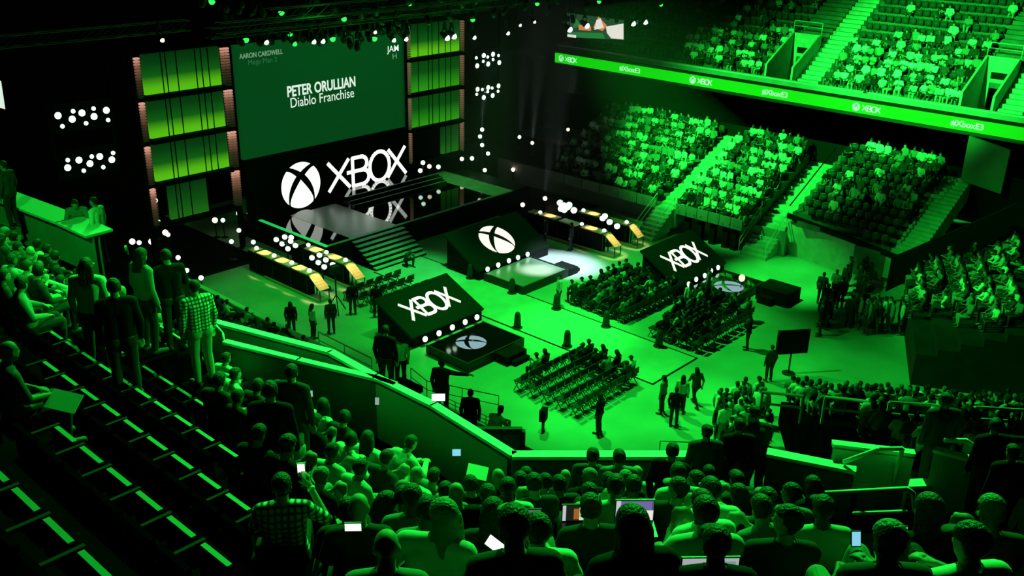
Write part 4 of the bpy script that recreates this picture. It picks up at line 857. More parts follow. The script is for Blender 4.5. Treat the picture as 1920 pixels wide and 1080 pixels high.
    cp.v = [tuple(HM @ V(v)) for v in cp.v]; cap_me = cp.mesh('cap_'+key, 'shirt_dark'); cap_me.polygons.foreach_set('use_smooth', [True]*len(cap_me.polygons))
    # face marks on the skin mesh
    for v in me.materials[:]: pass
    me.materials.clear()
    for mt in ('skin0', 'eye', 'lip'): me.materials.append(M[mt])
    body = decim(me, ratio, 'body_'+key)
    bc = np.empty(len(body.polygons)*3); body.polygons.foreach_get('center', bc); bc = bc.reshape(-1, 3); mi = np.zeros(len(bc), int)
    for s in (-1, 1): mi[np.linalg.norm(bc-np.array(HM @ V((0.03*s, 0.082, -0.002))), axis=1) < 0.012] = 1
    lipc = np.array(HM @ V((0, 0.086, -0.062))); mi[(np.linalg.norm((bc-lipc)*np.array([0.6, 1, 1.5]), axis=1) < 0.015)] = 2
    body.polygons.foreach_set('material_index', mi)
    for m_, mt in ((shirt, 'shirt_dark'), (trousers, 'trouser_dark'), (shoes[0], 'shoe'), (shoes[1], 'shoe'), (hair_short, 'hair_dark'), (long_me, 'hair_dark')):
        m_.materials.clear(); m_.materials.append(M[mt]); m_.polygons.foreach_set('material_index', [0]*len(m_.polygons))
    return dict(body=body, shirt=shirt, trousers=trousers, shoes=shoes, short=hair_short, long=long_me, cap=cap_me, p=p)
PEOPLE = {}
for k, p in POSES.items(): PEOPLE[k] = build_person(k, p, 'long' if k in ('sit_lean', 'sit_turn', 'stand', 'lean', 'point', 'stand_device') else 'short')
def person(kind, loc, rz, label, group=None, shirt='dark', hair='short', hcol='hair_dark', skin=0, trousers='trouser_dark', scale=1.0):
    t = PEOPLE[kind]
    r = link(bpy.data.objects.new('person', t['body'])); r.location = loc; r.rotation_euler = (0, 0, rz); r.scale = (scale,)*3
    tag(r, label, 'person', group)
    r.material_slots[0].link = 'OBJECT'; r.material_slots[0].material = M['skin%d' % skin]
    def child(nm, me, mt):
        o = link(bpy.data.objects.new(nm, me), r); o.material_slots[0].link = 'OBJECT'; o.material_slots[0].material = M[mt]; return o
    child('shirt', t['shirt'], shirt if shirt in M else 'shirt_'+shirt); child('trousers', t['trousers'], trousers); child('shoe', t['shoes'][0], 'shoe'); child('shoe', t['shoes'][1], 'shoe')
    if hair == 'short': child('hair', t['short'], hcol)
    elif hair == 'long': child('hair', t['long'], hcol)
    elif hair == 'cap': child('hair', t['short'], hcol); child('cap', t['cap'], 'shirt_grey' if hcol == 'hair_dark' else 'shirt_dark')
    return r
# ================================================================== placing people and seats
def pix(p):
    d = Vector(p)-Vector((0, 0, EYE)); z = d.dot(AX[2])
    return (960+F_PX*d.dot(AX[0])/z, 540+F_PX*d.dot(AX[1])/z) if z > 0.3 else (-9999, -9999)
def inside(p, poly):
    x, y = p; c = False
    for (x0, y0), (x1, y1) in zip(poly, poly[1:]+poly[:1]):
        if (y0 > y) != (y1 > y) and x < (x1-x0)*(y-y0)/(y1-y0)+x0: c = not c
    return c
CORN = Vector((0.709, 0.705, 0))
def tier_s(x, y): return max(9.6-x, 12.57-0.709*x-0.705*y)
def row_point(k, part, t):
    """seat t metres along row k of the camera-side stand, part 0 = straight left, 1 = corner"""
    nr, kd, kr, s0, Z0 = ROWP[part]; s = s0+kd*(k+0.5); bx, by = bis(s)
    if part == 0: return Vector((9.6-s, by+t, Z0+kr*k))
    return Vector((bx, by, Z0+kr*k))+CD*t
def snap(px, py, h):
    """row and place along it whose head height h meets the line of sight"""
    best = None
    for part, n_, c0 in ((0, (1, 0), 9.6), (1, (0.709, 0.705), 12.57)):
        NL, KD, KR, S0, Z0 = ROWP[part]; sl = KR/KD
        p = at(px, py, n=(n_[0]*sl, n_[1]*sl, 1), c=Z0+h+sl*(c0-S0-KD/2))
        s = c0-n_[0]*p.x-n_[1]*p.y
        if (p-Vector((0, 0, EYE))).dot(AX[2]) < 1.0: continue
        if abs(tier_s(p.x, p.y)-s) < 0.02 or best is None:
            k = max(0, min(NL-1, round((s-S0-KD/2)/KD))); sk = S0+KD*(k+0.5)
            q_ = at(px, py, n=(n_[0], n_[1], 0), c=c0-sk); bx, by = bis(sk)
            t = q_.y-by if part == 0 else (q_-Vector((bx, by, 0))).dot(CD)
            best = (k, part, t, q_.z-(Z0+KR*k))
            if abs(tier_s(p.x, p.y)-s) < 0.02: break
    return best
WORDS = {'black': 'black', 'charcoal': 'charcoal', 'dark': 'dark', 'grey': 'grey', 'pale': 'pale', 'white': 'white', 'plaid': 'plaid'}
HAIRW = {'short': 'short dark hair', 'long': 'long dark hair', 'cap': 'a cap', 'bald': 'a bare head'}
rnd = random.Random(21)
heads_corner = [(410,715),(423,676),(480,722),(519,722),(567,728),(600,735),(587,762),(640,742),(662,762),(697,757),(738,768),(715,795),(745,812),(826,772),(655,822),(620,850),(767,838),(722,862),(673,880),(798,874),(600,914),(443,747),
 (1110,878),(1201,874),(1175,888),(1138,888),(1236,884),(1284,889),(1318,903),(1353,894),(1381,900),(1068,884),(1015,889),(1040,886),(968,880),(941,878),(1184,922),(1222,921),(1271,912),(910,903),(864,921),(964,912),(1067,908),(1120,915),(1006,970),(1108,957),(965,992),(1187,992),(1236,950),(1289,944),(1324,968),(1344,1030),(1079,1056),(872,1036),
 (1473,926),(1544,959),(1592,955),(1462,978),(1652,985),(1744,962),(1862,966),(1794,988),(1475,1022),(1581,1022),(1671,1074),(1855,1076),(1777,1080),(720,938),(725,1047),(795,872),(842,928),(815,966),(672,872),(770,842),(838,985),(1400,985),(1417,945),(1526,915),(1696,1010),(1900,1040),(1250,1010),(1020,1040),(905,975),(770,985),(1415,1050),(1540,1075),(1130,1075),(960,1075)]
heads_left = [(12,662),(28,697),(20,489),(31,465),(31,410),(61,415),(78,422),(123,432),(139,425),(74,445),(101,462),(118,495),(70,502),(84,494),(143,449),(161,455),(193,485),(218,492),(201,465),(233,489),(247,469),(233,575),(300,520),(286,497),(263,505),(150,470),(48,440),(178,460),(5,430),(55,470),(110,445),(5,520),(40,530),(280,470),(320,500)]
SEATED = {}   # (part,k) -> list of t
PEOPLE_N = []
def put_head(px, py, must=True):
    k, part, t, h = snap(px, py, 1.22)
    L_ = SEATED.setdefault((part, k), [])
    if any(abs(t-u) < 0.40 for u in L_): return None
    L_.append(t); return k, part, t, max(0.93, min(1.07, h/1.22))
entries = []
for L_ in (heads_corner, heads_left):
    for px, py in L_:
        e = put_head(px, py)
        if e: entries.append((e, (px, py)))
CROWD = [[(395,690),(470,700),(700,735),(830,765),(960,868),(1392,868),(1440,905),(1470,965),(1930,975),(1930,1110),(690,1110),(650,1000),(560,870),(420,770)], [(-20,395),(130,425),(240,480),(310,520),(290,585),(180,545),(-20,540)]]
CLEAR = [(1045,1235,925,1045), (945,1015,935,1010), (1285,1375,1040,1120)]   # gaps in which the laptops show
for part in (0, 1):
    for k in range(ROWP[part][0]):
        for i in range(80):
            t = 0.35+0.52*i+rnd.uniform(-0.05, 0.05); p = row_point(k, part, t)
            hp = pix(p+Vector((0, 0, 1.22)))
            if not any(inside(hp, c) for c in CROWD) or rnd.random() > 0.86 or any(a < hp[0] < b and c < hp[1] < d for a, b, c, d in CLEAR): continue
            L_ = SEATED.setdefault((part, k), [])
            if any(abs(t-u) < 0.45 for u in L_): continue
            L_.append(t); entries.append(((k, part, t, rnd.uniform(0.95, 1.05)), hp))
SPECIAL = {(1187,992): dict(hair='long', shirt='black', kind='sit_lap'), (767,838): dict(hair='bald', shirt='black'), (725,1047): dict(hair='bald', shirt='grey', kind='sit_lap'), (1110,878): dict(hair='short', hcol='hair_grey', shirt='grey'),
 (738,768): dict(shirt='pale', kind='sit_lean'), (620,850): dict(shirt='pale', kind='sit_phone'), (720,938): dict(shirt='charcoal', kind='sit_phone'), (12,662): dict(hair='bald', shirt='dark', kind='sit_lap'), (28,697): dict(hair='bald', shirt='pale', kind='sit_knee'), (1475,1022): dict(shirt='grey', kind='sit_lean'),
 (1544,959): dict(shirt='pale', kind='sit_lap'), (1108,957): dict(shirt='charcoal', kind='sit_lap'), (1652,985): dict(shirt='dark', hair='short'), (1581,1022): dict(shirt='grey'), (1862,966): dict(hair='short', hcol='hair_grey', shirt='dark'), (1344,1030): dict(shirt='black'), (667,845): dict(hair='cap'), (672,872): dict(hair='cap', shirt='dark'), (233,575): dict(shirt='black', kind='sit_lean')}
order = {}
for e, hp in entries: order.setdefault((e[1], e[0]), []).append(e[2])
for v_ in order.values(): v_.sort()
open_pan = MB().box((-0.22, -0.18, 0.36), (0.22, 0.22, 0.405)).mesh('seat_pan_open', 'seat')
def used_seat(loc, rz, label):
    t = empty('stadium_seat', loc, rz, label, 'seat', 'occupied seats of the camera side stand')
    for n_, me in SEAT: link(bpy.data.objects.new(n_, open_pan if n_ == 'seat_pan' else me), t)
KINDS_ = ['sit_lap', 'sit_lean', 'sit_phone', 'sit_turn', 'sit_lap', 'sit_knee', 'sit_phone']
for (k, part, t, sc_), hp in entries:
    p = row_point(k, part, t); sp = SPECIAL.get(tuple(hp), {})
    kind = sp.get('kind') or rnd.choice(KINDS_); shirt = sp.get('shirt') or rnd.choice(['black', 'charcoal', 'dark', 'grey', 'pale', 'black', 'dark', 'grey', 'charcoal', 'white'])
    hair = sp.get('hair') or rnd.choice(['short', 'short', 'short', 'short', 'long', 'cap', 'short', 'bald', 'short', 'short']); hcol = sp.get('hcol') or rnd.choice(['hair_dark', 'hair_dark', 'hair_brown', 'hair_dark', 'hair_brown', 'hair_dark', 'hair_grey'])
    i = order[(part, k)].index(t)
    n_ = len(order[(part, k)])
    if part == 0: i = n_-1-i
    where = 'near left stand' if part == 0 else 'near corner stand'
    rz = (-PI/2 if part == 0 else -PI/4)+rnd.uniform(-0.1, 0.3)
    person(kind, p+Vector((0, 0, 0)), rz, 'person in %s top with %s, %s row, %s seat from left, %s' % (WORDS[shirt], HAIRW[hair], ORD[k], nth(i), where.replace('near ', '')), 'audience in the '+where, shirt, hair, hcol, rnd.choice([0, 0, 1, 2]), rnd.choice(['trouser_dark', 'trouser_dark', 'trouser_pale']), sc_)
    used_seat(p, -PI/2 if part == 0 else -PI/4, 'dark seat under the %s person from left, row %s of the %s' % (nth(i), ORD[k], where))
# empty tipped-up seats of the left part
EMPTY = [[(60,600),(200,620),(420,735),(470,800),(545,905),(560,960),(430,980),(500,1100),(-60,1100),(-60,790),(90,760)]]
ne = 0
for k in range(1, 9):
    row = []
    for i in range(50):
        t = 0.2+0.5*i; p = row_point(k, 0, t); hp = pix(p+Vector((0, 0, 0.84)))
        if inside(hp, EMPTY[0]) and all(abs(t-u) > 0.5 for u in SEATED.get((0, k), [])): row.append(p)
    for i, p in enumerate(row):
        tier_seat(p, -PI/2, 'empty tipped up dark seat, row %s of the near left stand, %s from the right' % (ORD[k], nth(i)), 'empty seats of the near left stand')
        ne += 1
# ------------------------------------------------------------------ standing and posed people picked out one by one
def on_tier(px, py, h):
    k, part, t, hh = snap(px, py, h); return row_point(k, part, t), max(0.93, min(1.08, hh/h))
SDIST = {(1111,857): 13.3, (1161,860): 13.2, (1260,848): 13.2, (365,540): 15.6, (160,500): 15.0, (213,540): 13.5, (262,480): 16.0, (312,482): 16.6, (505,735): 11.3, (545,700): 13.2}
def stand_dist(px, py, dist):
    d = AX[0]*((px-960)/F_PX)+AX[1]*((py-540)/F_PX)+AX[2]; p = Vector((0, 0, EYE))+d.normalized()*dist; p.z -= 1.65
    struct('floor_landing', MB().box((p.x-0.28, p.y-0.28, p.z-0.9), (p.x+0.28, p.y+0.28, p.z)), 'near_concrete')
    return p, 1.0
def stand_tier(px, py, h):
    for part, n_, c0 in ((0, (1, 0), 9.6), (1, (0.709, 0.705), 12.57)):
        nr, kd, kr, s0, Z0 = ROWP[part]; sl = kr/kd
        p = at(px, py, n=(n_[0]*sl, n_[1]*sl, 1), c=Z0+h+sl*(c0-s0-kd/2))
        if (p-Vector((0, 0, EYE))).dot(AX[2]) > 1 and abs(tier_s(p.x, p.y)-(c0-n_[0]*p.x-n_[1]*p.y)) < 0.02: break
    p.z -= h
    struct('floor_landing', MB().box((p.x-0.28, p.y-0.28, p.z-0.5), (p.x+0.28, p.y+0.28, p.z)), 'near_concrete')
    return p, 1.0
def stand_floor(px, foot): return at(px, foot, z=0.0)
def face(p, tx, ty): return math.atan2(ty-p.y, tx-p.x)-PI/2
STAGE = (36, 42)
standers = [(1111,857,'stand','dark','short','person standing at the bottom wall, leftmost of three dark heads above it',0), (1161,860,'stand','grey','short','person standing at the bottom wall, middle of three dark heads above it',10), (1260,848,'stand','black','short','person standing at the bottom wall, rightmost of three dark heads above it',-10), (365,540,'stand','plaid','short','person in plaid shirt standing by the aisle handrail',60), (160,500,'stand','pale','long','person with long dark hair in pale top standing among left rows',20), (213,540,'stand','black','short','person in black top standing with head turned among left rows',40), (262,480,'stand','grey','long','person in long grey top standing with back to camera',-20), (312,482,'stand_device','black','short','person in black standing with bent arm near the left aisle',50), (505,735,'stand','black','short','broad person in black standing in the aisle of the corner stand',10), (545,700,'stand','charcoal','short','person in charcoal standing below the inner wall cap',0)]
for px, py, kd, sh, hr, lb, tw in standers:
    p, sc_ = stand_dist(px, py, SDIST[(px, py)]); person(kd, p, face(p, *STAGE)+math.radians(tw-20), lb, None, sh, hr, 'hair_dark', 0, 'trouser_pale' if sh == 'plaid' else 'trouser_dark', sc_)
for px, py, lb, sh, zz in ((142,375,'person in dark vest leaning on the far left wall cap','grey', 10.9), (178,386,'person in pale shirt standing at the far left wall cap','white', 10.9), (8,318,'person standing at far left beyond the first wall','dark', 11.6)):
    p = at(px, py, z=zz+1.55); p.z = zz
    person('lean' if px == 142 else 'stand', p, math.radians(150 if px == 142 else 30), lb, None, sh, 'short', 'hair_dark', 0)
for px, py, zz, lb, sh, kd, tx in ((722, 622, 8.9, 'person in dark suit standing with back to camera past the inner wall', 'black', 'stand', 0), (750, 640, 5.0, 'person in white shirt standing near the low demo stage', 'white', 'stand', 40), (828, 684, 6.8, 'person in dark top holding one arm out to the right', 'charcoal', 'point', 0), (882, 740, 5.2, 'person in black standing at the dark floor guard rail', 'black', 'stand', 10), (925, 770, 5.6, 'person in pale jacket bending over the cable guard rail', 'pale', 'lean', -30)):
    p = at(px, py, z=zz+1.62); p.z = zz; person(kd, p, face(p, 38, 28)+math.radians(tx), lb, None, sh, 'short', 'hair_dark', 0)
    struct('floor_landing', MB().box((p.x-0.5, p.y-0.5, zz-0.2), (p.x+0.5, p.y+0.5, zz)), 'near_concrete')
for px, py, lb, sh, kd, hr, dd in ((1326, 812, 'person in dark jacket standing before the bottom wall beside bright lights', 'dark', 'stand', 'short', 0), (1424, 795, 'person in black vest leaning on the right wall cap', 'charcoal', 'lean', 'cap', 0), (1775, 752, 'tall person in dark clothes standing by the bright doorway ledge', 'charcoal', 'stand', 'cap', 0), (1868, 800, 'person in black reaching forward right of the tall person', 'black', 'point', 'short', 0), (1900, 850, 'person in black standing at the right picture edge', 'black', 'stand', 'short', 0), (1387, 800, 'dark person standing behind the leaning person', 'black', 'stand', 'short', 0)):
    zz = 10.9 if px < 1500 else 11.3
    p = at(px, py, z=zz+(1.5 if kd == 'lean' else 1.65)); p.z = zz; person(kd, p, -PI/4+math.radians(dd), lb, None, sh, hr, 'hair_dark', 0)
    struct('floor_landing', MB().box((p.x-0.5, p.y-0.5, zz-0.2), (p.x+0.5, p.y+0.5, zz)), 'near_concrete')
floor_people = [(1400,655,'stand_device','black','person in black standing behind the right chair block'), (1122,812,'stand','black','person in black standing behind the near chair block'), (1240,775,'stand','grey','person with dark backpack standing at runway end, leftmost of the group'), (1262,800,'stand','black','person in black at runway end, nearest the camera in group'), (1275,775,'stand','pale','person in pale top at the runway end group'), (1302,760,'walk','dark','person striding away from the runway end group'), (1290,590,'stand','white','person in white standing at the right demo stage corner'), (1325,560,'stand','grey','person standing by the right demo deck'), (1047,575,'stand','pale','person in pale top beside the central demo deck'), (1536,630,'stand','black','lone person in black standing right of the display board'), (1440,715,'stand','dark','person in dark clothes standing below the display board'), (548,630,'stand','black','person in black standing at left floor rail, leftmost of three'), (588,634,'stand','pale','person in pale shirt at left floor rail, middle of three'), (622,625,'stand','charcoal','person in charcoal at left floor rail, rightmost of three'), (765,500,'crouch','dark','camera operator crouching beside the stage steps'), (1070,470,'stand','charcoal','person behind the central counter, right one'), (1022,460,'stand','charcoal','person behind the central counter, left one'), (707,595,'stand','black','person in black standing at left corner of low demo stage'), (662,590,'stand','black','person in black near the light tripod')]
for i, (px, py, kd, sh, lb) in enumerate(floor_people):
    p = stand_floor(px, py); person(kd, p, face(p, *STAGE)+math.radians(rnd.uniform(-60, 60)) if kd != 'crouch' else face(p, 34, 30), lb, None, sh, rnd.choice(['short', 'short', 'long']), 'hair_dark', rnd.choice([0, 1]))
p = at(1018, 806, z=0); t = empty('equipment_bag', (p.x, p.y, 0), 0.4, 'small dark equipment bag on a stand above the monitor', 'bag')
MB().box((-0.2,-0.12,0.45), (0.2,0.12,0.95)).build('bag', 'black', t); MB().tube((0.1,0,0), (0.1,0,0.5), 0.03, n=6).tube((-0.1,0,0), (-0.1,0,0.5), 0.03, n=6).build('stand', 'blackmetal', t)
for i in range(22):
    px = 1532+rnd.uniform(0, 105); py = 568+rnd.uniform(-45, 40)
    p = stand_floor(px, py+12)
    person('stand' if i % 3 else 'stand_device', p, rnd.uniform(0, 6.28), 'person in the standing crowd by the right stand, %s placed' % nth(i) if False else 'person standing in the dense group below the folding seat stand', 'standing group below the folding seats', rnd.choice(['black', 'dark', 'grey', 'charcoal']), 'short', 'hair_dark', rnd.choice([0, 1, 2]))
# folding chairs on the floor
CH = [('seat', MB().box((-0.21,-0.2,0.43), (0.21,0.2,0.47)).mesh('chair_seat', 'chair')), ('backrest', MB().box((-0.21,-0.25,0.58), (0.21,-0.21,0.86)).mesh('chair_back', 'chair')),
      ('leg_frame', MB().bar((-0.21,-0.24,0.86), (-0.21,0.18,0), 0.03, 0.03).bar((-0.21,-0.22,0), (-0.21,0.16,0.45), 0.03, 0.03).mesh('chair_frame', 'chairleg')), ('leg_frame', MB().bar((0.21,-0.24,0.86), (0.21,0.18,0), 0.03, 0.03).bar((0.21,-0.22,0), (0.21,0.16,0.45), 0.03, 0.03).mesh('chair_frame', 'chairleg'))]
blocks = [('near', 27.75, 31.5, 21.1, 24.2, 5, 8, lambda r, c: c >= 6 and r < 4 or (r == 4 and c in (2, 3))), ('middle', 36.6, 40.9, 25.2, 28.3, 5, 9, lambda r, c: rnd.random() < 0.85), ('right', 36.3, 41.0, 20.8, 23.2, 4, 9, lambda r, c: rnd.random() < (0.25 if r == 0 else 0.7)), ('back', 28.7, 31.9, 34.9, 37.0, 3, 6, lambda r, c: False)]
for nm, x0, x1, y0, y1, R_, C_, occ in blocks:
    for r in range(R_):
        for c in range(C_):
            p = Vector((x0+(x1-x0)*c/(C_-1), y0+(y1-y0)*r/(R_-1), 0))
            t = empty('folding_chair', p, 0, 'black folding chair, %s from the left, row %s of the %s floor block' % (nth(c), ORD[R_-1-r], nm), 'chair', 'folding chairs of the %s floor block' % nm)
            for n_, me in CH: link(bpy.data.objects.new(n_, me), t)
            if occ(r, c):
                sh = rnd.choice(['black', 'dark', 'grey', 'pale', 'charcoal', 'dark', 'black'])
                person(rnd.choice(KINDS_), p+Vector((0, 0.03, 0.04)), rnd.uniform(-0.2, 0.2), 'person in %s top on %s chair from left, %s row of %s floor block' % (WORDS[sh], nth(c), ORD[R_-1-r], nm), 'people on the %s floor block' % nm, sh, rnd.choice(['short', 'short', 'long', 'cap']), 'hair_dark', rnd.choice([0, 1, 2]))
# ------------------------------------------------------------------ the far crowd and the far seats
def low(me, ratio):
    o = bpy.data.objects.new('tmp', me); COL.objects.link(o); d = o.modifiers.new('d', 'DECIMATE'); d.ratio = ratio
    bpy.context.view_layer.update(); out = bpy.data.meshes.new_from_object(o.evaluated_get(bpy.context.evaluated_depsgraph_get())); bpy.data.objects.remove(o)
    out.calc_loop_triangles(); nv = len(out.vertices); co = np.empty(nv*3, np.float32); out.vertices.foreach_get('co', co)
    tr = np.empty(len(out.loop_triangles)*3, np.int32); out.loop_triangles.foreach_get('vertices', tr); bpy.data.meshes.remove(out)
    return co.reshape(-1, 3), tr.reshape(-1, 3)
LOW = []
for k in ('sit_lap', 'sit_lean', 'sit_turn', 'sit_phone', 'sit_knee', 'stand'):
    t = PEOPLE[k]; vs, fs, ms = [], [], []; o = 0
    for nm, slot, target in (('body', 0, 170), ('shirt', 1, 110), ('trousers', 2, 70), ('short', 3, 40)):
        v, f = low(t[nm], min(1, target/max(1, len(t[nm].polygons)))); vs.append(v); fs.append(f+o); ms.append(np.full(len(f), slot, np.int32)); o += len(v)
    LOW.append((np.concatenate(vs), np.concatenate(fs), np.concatenate(ms)))
CM = ['skin0', 'skin1', 'skin2'] + ['shirt_'+n_ for n_, _ in SHIRTS] + ['trouser_dark', 'trouser_pale', 'hair_dark', 'hair_brown', 'hair_grey']
class Mass:
    def __init__(s): s.v = []; s.f = []; s.m = []; s.n = 0
    def add(s, v, f, m, loc, rz, sc=1.0):
        c, q_ = math.cos(rz), math.sin(rz); R = np.array([[c, -q_, 0], [q_, c, 0], [0, 0, 1]], np.float32)
        s.v.append((v*sc)@R.T+np.array(loc, np.float32)); s.f.append(f+s.n); s.m.append(m); s.n += len(v)
    def build(s, name, mats, label, cat):
        v = np.concatenate(s.v).astype(np.float32); f = np.concatenate(s.f).astype(np.int32); m = np.concatenate(s.m).astype(np.int32)
        me = bpy.data.meshes.new(name); me.vertices.add(len(v)); me.vertices.foreach_set('co', v.ravel()); me.loops.add(f.size); me.loops.foreach_set('vertex_index', f.ravel())
        w_ = f.shape[1]; me.polygons.add(len(f)); me.polygons.foreach_set('loop_start', np.arange(0, f.size, w_, dtype=np.int32)); me.polygons.foreach_set('loop_total', np.full(len(f), w_, np.int32)); me.polygons.foreach_set('material_index', m)
        for x in mats: me.materials.append(M[x])
        me.update(calc_edges=True); me.validate()
        return tag(link(bpy.data.objects.new(name, me)), label, cat, None, 'stuff')
crowd, seats = Mass(), Mass()
sb = MB().box((-0.22,-0.25,0.40), (0.22,-0.19,0.82)).box((-0.21,-0.19,0.40), (0.21,-0.13,0.78)).box((-0.13,-0.25,0.82), (0.13,-0.13,0.845), 1)
SV, SF, SM = np.array(sb.v, np.float32), np.array(sb.f, np.int32), np.array(sb.m, np.int32)
def crowd_person(loc, rz, lean_bright=0.3, kind=None):
    v, f, ms = LOW[kind if kind is not None else rnd.randrange(5)]
    lut = np.array([rnd.choice([0, 0, 1, 2]), 3+rnd.choices(range(6), [2, 2, 3, 4, 5*lean_bright*3, 4*lean_bright*3])[0], 9+(rnd.random() < 0.3), 11+rnd.choice([0, 0, 0, 1, 2])], np.int32)
    crowd.add(v, f, lut[ms], loc, rz, rnd.uniform(0.94, 1.06))
def fill(p0, u, n, L, rows, depth, rise, z0, dens, face_ang, seat=True, poly=None, bright=0.3, pitch=0.52, seat_rows=None):
    U, N = Vector((*u, 0)).normalized(), Vector((*n, 0)).normalized(); P0 = Vector((p0[0], p0[1], 0)); cnt = 0
    for r in range(rows):
        for i in range(int(L/pitch)):
            p = P0+U*(pitch*(i+0.5))+N*(depth*(r+0.45)); p.z = z0+rise*r
            hp = pix(p+Vector((0, 0, 1.1)))
            if not (-30 < hp[0] < 1960 and -40 < hp[1] < 1100): continue
            if poly and not inside(hp, poly): continue
            d = dens(r, i, hp) if callable(dens) else dens
            if rnd.random() < d: crowd_person(p, face_ang+rnd.uniform(-0.35, 0.35), bright); cnt += 1
            elif seat: seats.add(SV, SF, SM, p, face_ang)
    return cnt
W_ = PI/2   # facing -x
n1 = fill((49.65, 26.15), (0, 1), (1, 0), 4.7, 9, RD, RR, 1.6, 0.93, W_, bright=0.45)
n2 = fill((49.65, 32.2), (0, 1), (1, 0), 9.5, 9, RD, RR, 1.6, lambda r, i, hp: 0.93 if hp[0] > 1150 else 0.7, W_, bright=0.4)
n3 = 0
for r, (xf, y1, z) in enumerate(S3ROWS):
    dn = (0.0, 0.0, 0.02, 0.03, 0.45, 0.5, 0.08, 0.06, 0.1, 0.35, 0.6)[r]
    n3 += fill((xf, 17.9), (0, 1), (1, 0), y1-17.9, 1, SD, 0, z, lambda r_, i, hp: dn+(0.35 if (hp[0] > 1680 or hp[0] < 1520) and r > 3 else 0), W_, bright=0.4)
def upper_d(r, i, hp):
    x, y = hp
    lim = 200-(x-1300)*0.0
    if x < 1290: return 0.0
    if y < 58 and x > 1560: return 0.03
    if y < 48: return 0.12
    return 0.85 if r <= 8 else 0.15
n4 = 0
for y0, y1 in ((4.0, 15.6), (19.3, 28.5), (32.4, 50.0)): n4 += fill((UX, y0), (0, 1), (1, 0), y1-y0, 14, UD, UR, UZ, upper_d, W_, bright=0.45)
R_POLY = [(1700,505),(1790,455),(1850,432),(1930,405),(1930,600),(1870,585),(1800,575),(1720,560),(1690,545)]
n5 = fill((49.4, 16.35), (-0.91, -0.41), (0.41, -0.91), 10.0, 12, RD, RR, 1.5, lambda r, i, hp: 0.8 if hp[1] < 505+(hp[0]-1690)*0.3 else 0.45, 0.42, seat=False, poly=R_POLY, bright=0.35)
C_POLY = [(1330,770),(1400,725),(1460,688),(1560,705),(1760,690),(1930,680),(1930,860),(1830,872),(1710,850),(1560,832),(1440,850),(1400,830)]
RAILB = [(1425,1510,732,764),(1545,1633,741,774),(1665,1762,750,782),(1825,1925,760,790)]
n6 = fill(CC, Cu, Cn, 13.0, 18, RD, RR, 1.0, lambda r, i, hp: 0.0 if any(a < hp[0] < b and c < hp[1] < d for a, b, c, d in RAILB) else 0.82, -0.94, seat=False, poly=C_POLY, bright=0.28)
L_POLY = [(400,545),(450,555),(560,625),(640,640),(760,705),(900,775),(960,845),(800,760),(700,706),(610,655),(407,600)]
n7 = fill((21.85, 15.0), (0, 1), (-1, 0), 28.0, 8, RD, RR, 1.1, 0.6, -PI/2, seat=False, poly=L_POLY, bright=0.3)
for i in range(34):
    px, py = rnd.uniform(1335, 1440), rnd.uniform(745, 835); p = at(px, py, z=0.9)
    crowd_person((p.x, p.y, 0), rnd.uniform(-1.6, 0.2), 0.5, 5)
for i in range(14):
    px, py = rnd.uniform(1600, 1700), rnd.uniform(560, 590); p = at(px, py, z=1.2); 
    crowd_person((p.x, p.y, 0), 0.4, 0.3, 5)
print('CROWD', n1, n2, n3, n4, n5, n6, n7, 'foreground', len(entries), 'empty seats', ne, 'far seats', len(seats.v))
crowd.build('audience_crowd', CM, 'dense seated audience filling the far stands', 'crowd')
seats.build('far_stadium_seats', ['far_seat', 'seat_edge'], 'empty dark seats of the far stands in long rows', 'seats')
# ------------------------------------------------------------------ things held in the foreground
def device(name, px, py, dist_h, w_, h_, mt, label, tilt=0.0, cat='phone', yaw=-PI/4, lift=1.22):
    k, part, t_, hh = snap(px, py, lift); p = row_point(k, part, t_); p = at(px, py, n=(0.709, 0.705, 0) if part else (1, 0, 0), c=(p.x*0.709+p.y*0.705 if part else p.x)+0.3)
    t = empty(name, p, yaw, label, cat); t.rotation_euler = (tilt, 0, yaw)
    MB().box((-w_/2, -0.004, -h_/2), (w_/2, 0.006, h_/2)).build('case', 'phone', t)
    MB().box((-w_/2+0.004, -0.006, -h_/2+0.008), (w_/2-0.004, -0.004, h_/2-0.008)).build('display', mt, t)
    return t
for px, py, w_, h_, mt, lb, tl in [(583,738,0.07,0.13,'phone_dim','dim lit phone held up in the corner stand under the inner wall',0), (707,752,0.07,0.13,'phone_dim','small dim phone beside a head near the inner wall',-0.3), (735,846,0.17,0.1,'phone_dim','grey tablet held flat near the bald head',-0.6), (856,848,0.13,0.16,'phone_blue','pale blue tablet screen in the middle of the corner stand',0.3), (822,745,0.2,0.12,'phone_lit','bright white device held high near the cable rail',-0.4), (775,877,0.15,0.13,'phone_lit','bright tablet with peach picture below the bald head',-0.3), (662,988,0.12,0.075,'phone_lit','lit green phone held sideways near the bottom centre left',0), (930,1023,0.15,0.08,'phone_lit','bright tilted tablet at the bottom centre',-0.9), (825,994,0.07,0.05,'phone_lit','tiny lit peach display at lower centre',0), (1693,1001,0.06,0.1,'phone_dim','small pinkish phone at the lower right',-0.4), (1391,944,0.05,0.1,'phone_lit','bright slim phone lying beside an armrest on the right',-0.5), (1605,1010,0.06,0.1,'phone_blue','bluish phone beside a grey top at lower right',-0.4), (155,505,0.07,0.05,'phone_blue','violet blue phone glow among left rows',0)]:
    dv = device('phone' if w_ < 0.14 else 'tablet', px, py, 0, w_, h_, mt, lb, tl, 'phone' if w_ < 0.14 else 'tablet', lift=1.2)
    if 'tilted' in lb: dv.rotation_euler = (-0.6, 0.75, -PI/4)
